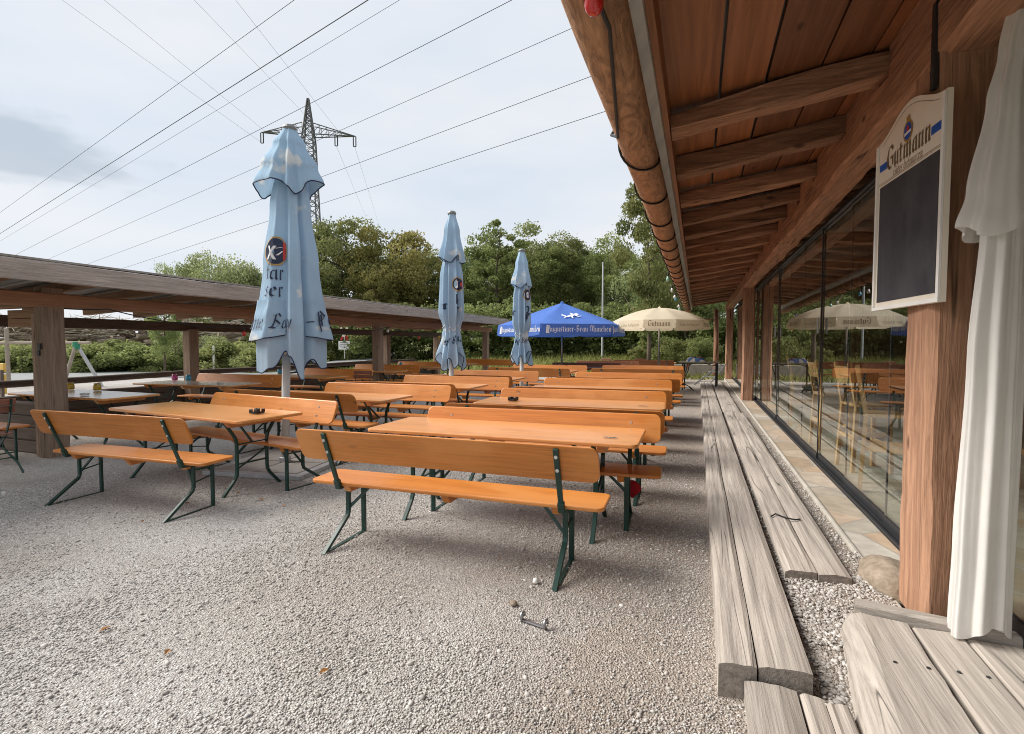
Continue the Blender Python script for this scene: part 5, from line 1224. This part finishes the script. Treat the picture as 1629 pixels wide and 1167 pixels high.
# ------------------------------------------------------------------ vegetation
def set_mesh(name, V, F4, tint, mat):
    me = bpy.data.meshes.new(name); V = V.reshape(-1, 3).astype(np.float32); nf = len(V) // 4
    me.vertices.add(len(V)); me.vertices.foreach_set('co', V.ravel()); me.loops.add(len(V)); me.loops.foreach_set('vertex_index', np.arange(len(V), dtype=np.int32))
    me.polygons.add(nf); me.polygons.foreach_set('loop_start', np.arange(0, len(V), 4, dtype=np.int32)); me.polygons.foreach_set('loop_total', np.full(nf, 4, np.int32)); me.update(calc_edges=True)
    at = me.attributes.new('tint', 'FLOAT', 'POINT'); at.data.foreach_set('value', np.repeat(np.clip(tint, 0, 1), 4).astype(np.float32)); me.materials.append(mat); return me
def leaf_quads(rg, P, Nn, size, flat=.55):
    n = len(P); d = rg.normal(0, 1, (n, 3)); nn = Nn * flat + d / np.linalg.norm(d, axis=1, keepdims=True) * (1 - flat * .6); nn /= np.linalg.norm(nn, axis=1, keepdims=True)
    r = rg.normal(0, 1, (n, 3)); a = np.cross(nn, r); a /= np.linalg.norm(a, axis=1, keepdims=True) + 1e-9; b = np.cross(nn, a)
    s = (size * rg.uniform(.6, 1.4, n))[:, None]; l = s * 1.0; w_ = s * .62
    bend = nn * s * .18
    return np.stack([P - a * l, P - b * w_ - bend, P + a * l, P + b * w_ - bend], 1)
def crown_mesh(name, seed, Hc, Rc, nclump, per, leaf, mat, shape='round', drop=0, hole=.0):
    rg = np.random.RandomState(seed); PS = []; NS = []; TS = []
    for c in range(nclump):
        for _ in range(60):
            p = rg.uniform(-1, 1, 3)
            if shape == 'round': ok = (p ** 2).sum() < 1 and (p ** 2).sum() > .12
            elif shape == 'cone': rr = math.hypot(p[0], p[1]); ok = rr < (1 - p[2]) * .5 + .06
            else: ok = abs(p[2]) < 1 and math.hypot(p[0], p[1]) < 1
            if ok: break
        hz = (p[2] + 1) / 2
        cen = np.array([p[0] * Rc, p[1] * Rc, hz * Hc]); cr = Rc * rg.uniform(.15, .36)
        if shape == 'cone': cr *= .8
        d = rg.normal(0, 1, (per, 3)); d /= np.linalg.norm(d, axis=1, keepdims=True); d[:, 2] = d[:, 2] * .85 + .12
        rad = cr * (rg.uniform(.5, 1.0, (per, 1)) ** .7 + .35 * np.abs(rg.normal(0, .5, (per, 1))) ** 2)
        q = cen + d * rad * np.array([1, 1, .75]); 
        if drop: q[:, 2] -= drop * rg.uniform(0, 1, per) ** 2
        PS.append(q); NS.append(d); base = rg.uniform(.15, .85); TS.append(np.clip(base + rg.normal(0, .16, per), 0, 1))
    P = np.concatenate(PS); Nn = np.concatenate(NS); T = np.concatenate(TS)
    return set_mesh(name, leaf_quads(rg, P, Nn, leaf), None, T, mat)
def trunk_mesh(name, seed, Ht, Hc, Rc, r0, nl=7):
    rg = random.Random(seed); mb = MB(); n = 8; pts = [Vector((.25 * math.sin(i * .9 + seed) * i / n, .25 * math.cos(i * .7 + seed) * i / n, (Ht + Hc * .8) * i / n)) for i in range(n + 1)]
    mb.tube(pts, [r0 * (1 - .85 * i / n) for i in range(n + 1)], 8)
    for k in range(nl):
        b = pts[rg.randint(2, n - 2)]; a = rg.uniform(0, 6.28); ln = Rc * rg.uniform(.45, .85); rr = r0 * rg.uniform(.22, .4)
        e = b + Vector((math.cos(a) * ln, math.sin(a) * ln, ln * rg.uniform(.3, .9))); m_ = b.lerp(e, .5) + Vector((0, 0, -.1 * ln)); mb.tube([b, m_, e], [rr, rr * .7, rr * .25], 6)
    me = mb.build(name, M['bark'], smooth=True); d = me.data; bpy.data.objects.remove(me); return d
KINDS = {
 'maple': [(crown_mesh('crown', s, 10.5, 4.4, 60, 430, .115, M['leaf_dark']), trunk_mesh('trunk', s, 2.5, 10, 4.2, .28)) for s in (11, 12)],
 'ash':   [(crown_mesh('crown', s, 10.5, 3.9, 56, 360, .11, M['leaf_mid'], hole=.2), trunk_mesh('trunk', s, 3, 10, 4, .24, 9)) for s in (21, 22)],
 'olive': [(crown_mesh('crown', s, 9.8, 3.9, 56, 400, .11, M['leaf_olive']), trunk_mesh('trunk', s, 2.5, 9.5, 4, .26)) for s in (31, 32)],
 'willow': [(crown_mesh('crown', s, 7.5, 4.4, 56, 400, .105, M['leaf_pale'], drop=1.2), trunk_mesh('trunk', s, 1.5, 7, 4, .25)) for s in (41, 42)],
 'pine':  [(crown_mesh('crown', s, 9.0, 2.6, 60, 130, .13, M['leaf_dark'], 'round'), trunk_mesh('trunk', s, 5, 9, 2.6, .2, 9)) for s in (51,)],
 'bush':  [(crown_mesh('crown', s, 3.0, 2.3, 26, 330, .085, M['leaf_mid']), None) for s in (61, 62)],
 'pale_bush': [(crown_mesh('crown', s, 3.3, 2.3, 28, 340, .075, M['leaf_pale']), None) for s in (71,)],
 'dark_bush': [(crown_mesh('crown', s, 4.2, 3.0, 30, 330, .10, M['leaf_dark']), None) for s in (81, 82)],
}
CZ = {'maple': 2.0, 'ash': 2.4, 'olive': 1.6, 'willow': .8, 'pine': 4.2, 'bush': -.3, 'pale_bush': -.3, 'dark_bush': -.5}
def tree(kind, px, depth, top_py, label, name='tree', cat='tree', group='trees behind the beer garden', wsc=1.0, v=0, base=None, loc=None):
    p = Vector(loc) if loc else PD(px, depth)
    zb = base if base is not None else (rise(p.x, p.y) if p.y > 21 else 0)
    cm, tm = KINDS[kind][v % len(KINDS[kind])]
    ht = ZD(top_py, depth) - zb; s = ht / (CZ[kind] + max(q.co.z for q in cm.vertices))
    t = thing(name, label, cat, (p.x, p.y, zb), random.uniform(0, 6.28), group); t.scale = (s * wsc, s * wsc, s)
    c = bpy.data.objects.new('crown' if tm else 'foliage', cm); COL.objects.link(c); c.parent = t; c.location = (0, 0, CZ[kind])
    if tm: c2 = bpy.data.objects.new('trunk', tm); COL.objects.link(c2); c2.parent = t
    return t
TL = [
 ('maple', 543, 46, 345, 'tall dark leafy tree right of the pylon', 1.0, 0), ('olive', 632, 46, 362, 'tall brownish green tree beside the dark one near the pylon', .95, 0),
 ('maple', 588, 50, 385, 'dark tree filling the gap between the two near the pylon', 1.0, 1), ('olive', 606, 42, 425, 'smaller yellowish tree in front of the brownish green one', .62, 1),
 ('ash', 690, 52, 388, 'thin topped tree just left of the middle closed parasol', .9, 0), ('maple', 745, 50, 400, 'dark tree just right of the middle closed parasol', .8, 0),
 ('pine', 792, 46, 352, 'slim dark pine with a bare reddish trunk', 1.0, 0), ('ash', 842, 48, 352, 'tall lighter green tree above the smallest closed parasol', 1.0, 1),
 ('ash', 888, 50, 368, 'tall light green tree above the blue parasol', 1.0, 0), ('willow', 915, 54, 382, 'pale rounded tree far behind the blue parasol', .9, 0),
 ('ash', 968, 48, 368, 'airy green tree behind the grey mast', .95, 1), ('willow', 1010, 46, 415, 'pale bushy tree left of the eaves', .8, 1),
 ('maple', 1060, 44, 400, 'dark tree behind the cream parasol', .9, 1), ('maple', 1110, 42, 420, 'dark tree behind the far corner of the building', .9, 0),
 ('olive', 1000, 52, 400, 'olive tree between the mast and the eaves', .9, 1),
 ('willow', 352, 44, 394, 'pale round tree above the lean-to roof', .82, 0), ('willow', 410, 46, 412, 'pale tree half behind the large closed parasol', .7, 1), ('willow', 305, 50, 408, 'pale tree behind the left part of the lean-to roof', .5, 1),
 ('maple', 495, 52, 400, 'dark tree behind the large closed parasol', .8, 1),
 ('maple', 660, 54, 400, 'dark tree in the second rank between the parasols', 1, 0), ('maple', 780, 56, 385, 'dark tree in the second rank behind the pine', 1, 1), ('maple', 860, 58, 385, 'dark tree in the second rank above the blue parasol', 1, 0), ('maple', 940, 60, 395, 'dark tree in the second rank left of the mast', 1, 1),
]
for k, px, d, ty, lb, ws, v in TL: tree(k, px, d, ty, lb, wsc=ws, v=v)
tree('ash', 1032, 27, 262, 'tall airy tree overhanging beside the eaves log', wsc=.62, v=0)
tree('ash', 1090, 31, 300, 'tall tree hidden mostly by the eaves log', wsc=.7, v=1)
UB = [(455, 40, 505), (520, 41, 500), (575, 39, 490), (640, 40, 480), (690, 41, 470), (740, 38, 480), (790, 39, 470), (835, 38, 478), (880, 38, 485), (925, 39, 480), (970, 38, 478), (1010, 37, 480), (1050, 36, 485), (1085, 33, 490), (1120, 32, 480), (1150, 32, 470)]
for i, (px, d, ty) in enumerate(UB):
    at_ = ['behind the big parasol hem', 'left of the warning sign', 'behind the warning sign', 'right of the third lean-to post', 'left of the middle parasol', 'right of the middle parasol', 'under the pine', 'behind the smallest closed parasol', 'left of the blue parasol pole', 'right of the blue parasol pole', 'beside the grey mast', 'left of the cream parasol pole', 'behind the cream parasol pole', 'right of the cream parasol', 'by the far log post', 'at the far building corner'][i]
    tree('dark_bush', px, d, ty, 'dense dark green undergrowth bush ' + at_, 'bush', 'bush', 'undergrowth along the trees', 1.15, i)
for i, (px, d, ty, lb) in enumerate([(1020, 31, 548, 'small pale leafed bush left of the cream parasol pole'), (1075, 29, 530, 'light green bush right of the cream parasol pole'), (1112, 28, 535, 'light green bush over the concrete wall')]): tree('bush', px, d, ty, lb, 'bush', 'bush', 'light bushes on the bank', .8, i)
tree('pale_bush', 292, 29, 522, 'large pale feathery bush behind the lean-to', 'bush', 'bush', 'bushes along the road', 1.0)
tree('pale_bush', 335, 30, 528, 'pale feathery bush right of the white marker post', 'bush', 'bush', 'bushes along the road', .9)
HB = [(5, 'at the left edge'), (32, 'left of the near lean-to post'), (60, 'hidden partly by the near lean-to post'), (88, 'just right of the near lean-to post'), (114, 'behind the green swing joint'), (140, 'right of the green swing joint'), (166, 'below the middle of the log pile'), (192, 'below the right half of the log pile'), (218, 'left of the large pale bush'), (242, 'beside the young tree trunk'), (372, 'right of the white marker post'), (398, 'left of the big parasol hem'), (428, 'behind the big parasol hem'), (450, 'right behind the big parasol pole')]
for i, (px, a_) in enumerate(HB): tree('bush', px, 28.4 + .4 * math.sin(i * 2), 541 + 4 * math.sin(i * 1.7), 'green roadside hedge bush ' + a_, 'bush', 'bush', 'hedge bushes along the road', 1.3, i, base=-.45)
# young roadside tree with its own pale trunk
yt = tree('ash', 262, 24, 416, 'young tree with slim pale trunk behind the lean-to', group=None, wsc=.55, v=1)
# meadow grass
rg = np.random.RandomState(9); n = 30000
gx = rg.uniform(-32, 8, n); gy = 22.5 + 15 * rg.uniform(0, 1, n) ** 1.2
k_ = (gx > -18) | (gx < -27); gx, gy = gx[k_], gy[k_]
gz = np.array([rise(a, b) * min(1, (b - 21.5) / 3) - .04 for a, b in zip(gx, gy)])
ang = rg.uniform(0, 6.28, len(gx)); hh = rg.uniform(.10, .34, len(gx)); ww = rg.uniform(.012, .03, len(gx)) + .01; le = rg.normal(0, .12, (len(gx), 2))
a = np.stack([np.cos(ang), np.sin(ang), 0 * ang], -1) * ww[:, None]; b = np.stack([gx, gy, gz], -1); tp = b + np.stack([le[:, 0], le[:, 1], hh], -1)
me = set_mesh('meadow_grass', np.stack([b - a, b + a, tp + a * .3, tp - a * .3], 1), None, rg.uniform(0, 1, len(gx)), M['grass'])
o = bpy.data.objects.new('meadow_grass', me); COL.objects.link(o); tag(o, kind='stuff')

# ------------------------------------------------------------------ log pile behind the hedge
rg = random.Random(4); lp = MB()
for i in range(520):
    row = rg.uniform(0, 1); x = PD(-60 + 520 * rg.random(), 40); ln = rg.uniform(.8, 3.2); r = rg.uniform(.06, .19); z = rg.uniform(.4, 3.3) * (1 - .35 * row * rg.random()) ; a = rg.gauss(_yaw, .9)
    d = Vector((math.cos(a), math.sin(a), rg.gauss(0, .07))); y = Vector((-math.sin(_yaw), math.cos(_yaw), 0)) * rg.uniform(-1, 4)
    c = x + y + Vector((0, 0, z)); lp.tube([c - d * ln / 2, c + d * ln / 2], [r, r * .9], 8)
o = lp.build('log_pile', wood('log_bark', (.10, .075, .055), (.34, .27, .21), 'x', 6, .5, .9)); tag(o, 'big heap of felled logs and branches behind the roadside hedge', 'log pile', kind='stuff')
br = MB()
for i in range(420):
    x = PD(-60 + 480 * rg.random(), 39); z = rg.uniform(2.0, 3.5); a = rg.uniform(0, 6.28); ln = rg.uniform(.5, 1.8)
    c = x + Vector((0, 0, z)); br.tube([c, c + Vector((math.cos(a) * ln, math.sin(a) * ln * .4, rg.uniform(-.3, .7) * ln * .5))], [.035, .012], 4)
o = br.build('brushwood', wood('pale_twigs', (.3, .26, .2), (.55, .5, .42), 'x', 6, .5, .9)); tag(o, 'pale brushwood heaped on the log pile', 'brushwood', kind='stuff')

# ------------------------------------------------------------------ roadside furniture
sw = thing('swing_frame', 'timber play frame with green joint and slanted legs across the yard', 'play frame', PD(122, 17.5))
gp = plain('green_joint', (.02, .22, .12), .5); wl = wood('round_post', (.24, .19, .14), (.42, .36, .29), 'x', 16, .1, .85)
ex = Vector((math.cos(_yaw), math.sin(_yaw), 0)); ey = Vector((-ex.y, ex.x, 0))
MB().tube([ex * -2.6 + Vector((0, 0, 1.52)), ex * .45 + Vector((0, 0, 1.52))], .05, 10).build('crossbar', wl, sw)
MB().tube([ex * -2.35, ex * -2.35 + Vector((0, 0, 2.0))], .06, 10).build('leg', wl, sw)
for s_, q in ((0, .05),):
    for d in (-1, 1): MB().tube([ex * s_ + Vector((0, 0, 1.5)), ex * (s_ + (.42 if d > 0 else -.10) * (1 if s_ == 0 else .25)) + ey * d * .5], .055, 10).build('leg', wl if d < 0 else M['galv'] if s_ == 0 else wl, sw)
MB().tube([ex * 0 + Vector((0, 0, 1.30)), ex * 0 + Vector((0, 0, 1.56))], .10, 10).build('joint', gp, sw)
p = PD(2, 14); ys_ = thing('play_panel', 'yellow slatted play structure at the far left edge', 'play structure', p)
yw = plain('yellow_paint', (.62, .40, .08), .5)
for k in range(3): MB().box(-.5, .13, -.03, .03, .12 + k * .30, .36 + k * .30).build('panel_board', yw, ys_, bevel=.01)
for x in (-.45, .10): MB().box(x - .04, x + .04, -.09, -.032, 0, .78).build('upright', M['logwall'], ys_)
def sign(px, d, base):
    s = thing('crossing_sign', 'warning sign of crossed red-tipped boards above a white text board', 'sign', PD(px, d, base)); s.rotation_euler = (0, 0, _yaw)
    MB().tube([(0, .03, 0), (0, .03, 1.75)], .03, 8).build('pole', M['pole'], s)
    for q in (-1, 1):
        a = R_(62) * q
        for (t0, t1, mt, nm) in ((-.22, .30, 'cream', 'arm'), (-.5, -.22, 'redprint', 'arm_tip'), (.30, .50, 'cream', 'arm_end')):
            dx, dz = math.cos(a), math.sin(a); nx, nz = -dz, dx; yo = -.012 - .012 * (q > 0)
            if q < 0: pass
            sgn = 1 if dz > 0 else -1
            c0 = (dx * t0 * sgn, dz * t0 * sgn); c1 = (dx * t1 * sgn, dz * t1 * sgn)
            MB().prism([(c0[0] - nx * .07, c0[1] - nz * .07), (c1[0] - nx * .07, c1[1] - nz * .07), (c1[0] + nx * .07, c1[1] + nz * .07), (c0[0] + nx * .07, c0[1] + nz * .07)], lambda u, v, sd: (u, yo + (0 if sd == 0 else .01), 1.72 + v)).build(nm, M[mt], s)
    MB().box(-.40, .40, -.04, -.028, .62, 1.22).build('text_board', M['white'], s)
    for k, (a, b) in enumerate(((-.25, .25), (-.3, .32), (-.33, .3), (-.15, .18))):
        x = a; q = MB()
        while x < b: q.box(x, x + .05, -.0425, -.0405, 1.10 - k * .125, 1.145 - k * .125 - .012 * (int(x * 37) % 3)); x += .05
        q.build('text_line', M['navy'], s)
sign(548, 36, .45)
o = MB().tube([(0, 0, 0), (0, 0, 1.35)], .055, 10).lathe([(.055, 1.35), (.03, 1.40)], n=10).build('marker_post', M['white']); o.location = PD(340, 27); tag(o, 'plain white marker post beside the pale feathery bush', 'post')
for i, (px, d, h_) in enumerate(((34, 30, 1.7), (101, 30, 1.5))):
    o = MB().tube([(0, 0, 0), (.02, 0, h_)], .04, 8).build('fence_stake', wl); o.location = PD(px, d); tag(o, ['pale wooden stake in the hedge left of the near post', 'pale wooden stake in the hedge right of the near post'][i], 'stake', 'stakes in the roadside hedge')
ms = thing('lamp_mast', 'slim grey mast standing on the meadow before the trees', 'mast', PD(958, 34, .5)); MB().tube([(0, 0, 0), (0, 0, 6.2)], [.075, .045], 10).build('shaft', M['galv'], ms); MB().lathe([(.05, 6.2), (.06, 6.25), (.02, 6.3)], n=8).build('cap', M['galv'], ms)
o = MB().tube([(0, 0, 0), (0, 0, 3.2)], .06, 10).tube([(0, 0, 2.4), (-.12, 0, 2.1), (-.22, 0, 2.25)], .06, 8).build('road_post', M['galv']); o.location = PD(598, 30, .2); tag(o, 'grey steel roadside post behind the second front post', 'post')
# ------------------------------------------------------------------ pylon and wires
PYD = 92.0; pb = PD(497, PYD); ztip = ZD(165, PYD)
py = thing('power_pylon', 'steel lattice power pylon with one pair of arms', 'pylon', pb); py.rotation_euler = (0, 0, _yaw + R_(6))
steel = plain('pylon_steel', (.13, .13, .135), .7, .2)
def hw(z):
    t = z / ztip; zs = [(0, 2.6), (.55, 1.35), (.83, .98), (1, .12)]
    for (a, ra), (b, rb_) in zip(zs[:-1], zs[1:]):
        if t <= b: return ra + (rb_ - ra) * (t - a) / (b - a)
    return .12
m = MB(); z = 0.0
while z < ztip - .4:
    h = hw(z); dz = max(.8, h * 1.35); z2 = min(ztip, z + dz); h2 = hw(z2)
    cs = [(-1, -1), (1, -1), (1, 1), (-1, 1)]
    for i in range(4):
        a, b = cs[i], cs[(i + 1) % 4]
        A, Bq = Vector((a[0] * h, a[1] * h, z)), Vector((b[0] * h, b[1] * h, z)); A2, B2 = Vector((a[0] * h2, a[1] * h2, z2)), Vector((b[0] * h2, b[1] * h2, z2))
        m.tube([A, A2], .13, 4, caps=False); m.tube([A, B2], .06, 4, caps=False); m.tube([Bq, A2], .06, 4, caps=False)
        m.tube([A2, B2], .055, 4, caps=False)
    z = z2
m.build('lattice_tower', steel, py)
za1 = ZD(222, PYD)
armx = {}
for sx, ln, drop in ((-1, 7.9, 0), (1, 8.0, 0)):
    m = MB(); h = hw(za1); tip = Vector((sx * ln, 0, za1 + .2)); zt = za1 + 1.9
    for sy in (-1, 1):
        m.tube([(sx * h, sy * h, za1), tip], .10, 4); m.tube([(sx * h, sy * h, zt), tip], .09, 4)
        for k in range(6):
            t, t2 = k / 6, (k + 1) / 6; lo = Vector((sx * h, sy * h, za1)).lerp(tip, t); hi = Vector((sx * h, sy * h, zt)).lerp(tip, t2); m.tube([lo, hi], .045, 4)
            hi0 = Vector((sx * h, sy * h, zt)).lerp(tip, t); m.tube([hi0, Vector((sx * h, sy * h, za1)).lerp(tip, t)], .04, 4)
    m.build('cross_arm', steel, py)
    for x in ((ln - .1,) if sx < 0 else (ln - .15, ln - 3.3)):
        q = MB()
        for d in (-.22, .22): q.tube([(sx * x + d, 0, za1 + .15), (sx * x + d, 0, za1 - 1.55)], .10, 6)
        q.tube([(sx * x - .22, 0, za1 - 1.6), (sx * x + .22, 0, za1 - 1.6)], .08, 5); q.build('insulator', M['black'], py)
def pyl(x, z): 
    a = _yaw + R_(6); return pb + Vector((math.cos(a) * x, math.sin(a) * x, z))
def RAY(px, py_): 
    v = PD(px, 1.0, ZD(py_, 1.0) - CAM_H); return v
def wire(pts, r, label, sag=0):
    a, b = Vector(pts[0]), Vector(pts[1]); mid = [a.lerp(b, k / 16) - Vector((0, 0, sag * 4 * (k / 16) * (1 - k / 16))) for k in range(17)]
    o = MB().tube(mid, r * .5, 5).build('power_line', M['black']); tag(o, label, 'cable', 'overhead power lines')
O = Vector((0, 0, CAM_H))
# lines that come in over the viewer's left to the pylon
def over(px, py_, z): v = RAY(px, py_); return O + v * ((z - CAM_H) / v.z)
for (x, dz, px, py_, lb) in ((-7.8, -1.6, 97, 0, 'outermost left wire running down to the left pylon arm'), (-7.0, .2, 165, 0, 'second wire from the left running down to the pylon arm'), (.0, 3.0, 308, 0, 'wire from the top edge running down to the pylon shaft'), (5.6, .3, 375, 0, 'wire from the top edge running down to the right pylon arm')):
    e = over(px, py_, za1 + 6); s0 = pyl(x, za1 + dz); wire((s0, s0 + (e - s0) * 1.25), .032, lb)
for (x, px, py_, lb) in ((7.85, 607, 366, 'faint wire leaving the right arm tip behind the pylon'), (4.7, 590, 360, 'faint wire leaving the inner right insulator behind the pylon')):
    s0 = pyl(x, za1 - 1.6); e = PD(px, 230, ZD(py_, 230)); wire((s0, e), .04, lb)
# the nearer line crossing from lower left to upper right: parallel wires
D = RAY(-387, 615).normalized()
for (px, py_, z, r, lb) in ((503, 0, 15.5, .022, 'thin wire of the crossing line, highest at the top edge'), (620, 0, 14.0, .034, 'thickest dark wire crossing above the large closed parasol'), (670, 0, 16.5, .018, 'faint wire just right of the thickest one'), (848, 0, 15.0, .026, 'wire crossing in front of the pylon tip'), (910, 58, 14.0, .022, 'wire crossing from the eaves to the pylon arm'), (942, 130, 12.5, .024, 'second lowest wire meeting the eaves log'), (966, 183, 11.0, .024, 'lowest wire meeting the eaves log')):
    v = RAY(px, py_); p0 = O + v * ((z - CAM_H) / v.z); wire((p0 - D * 25, p0 + D * 160), r, lb)
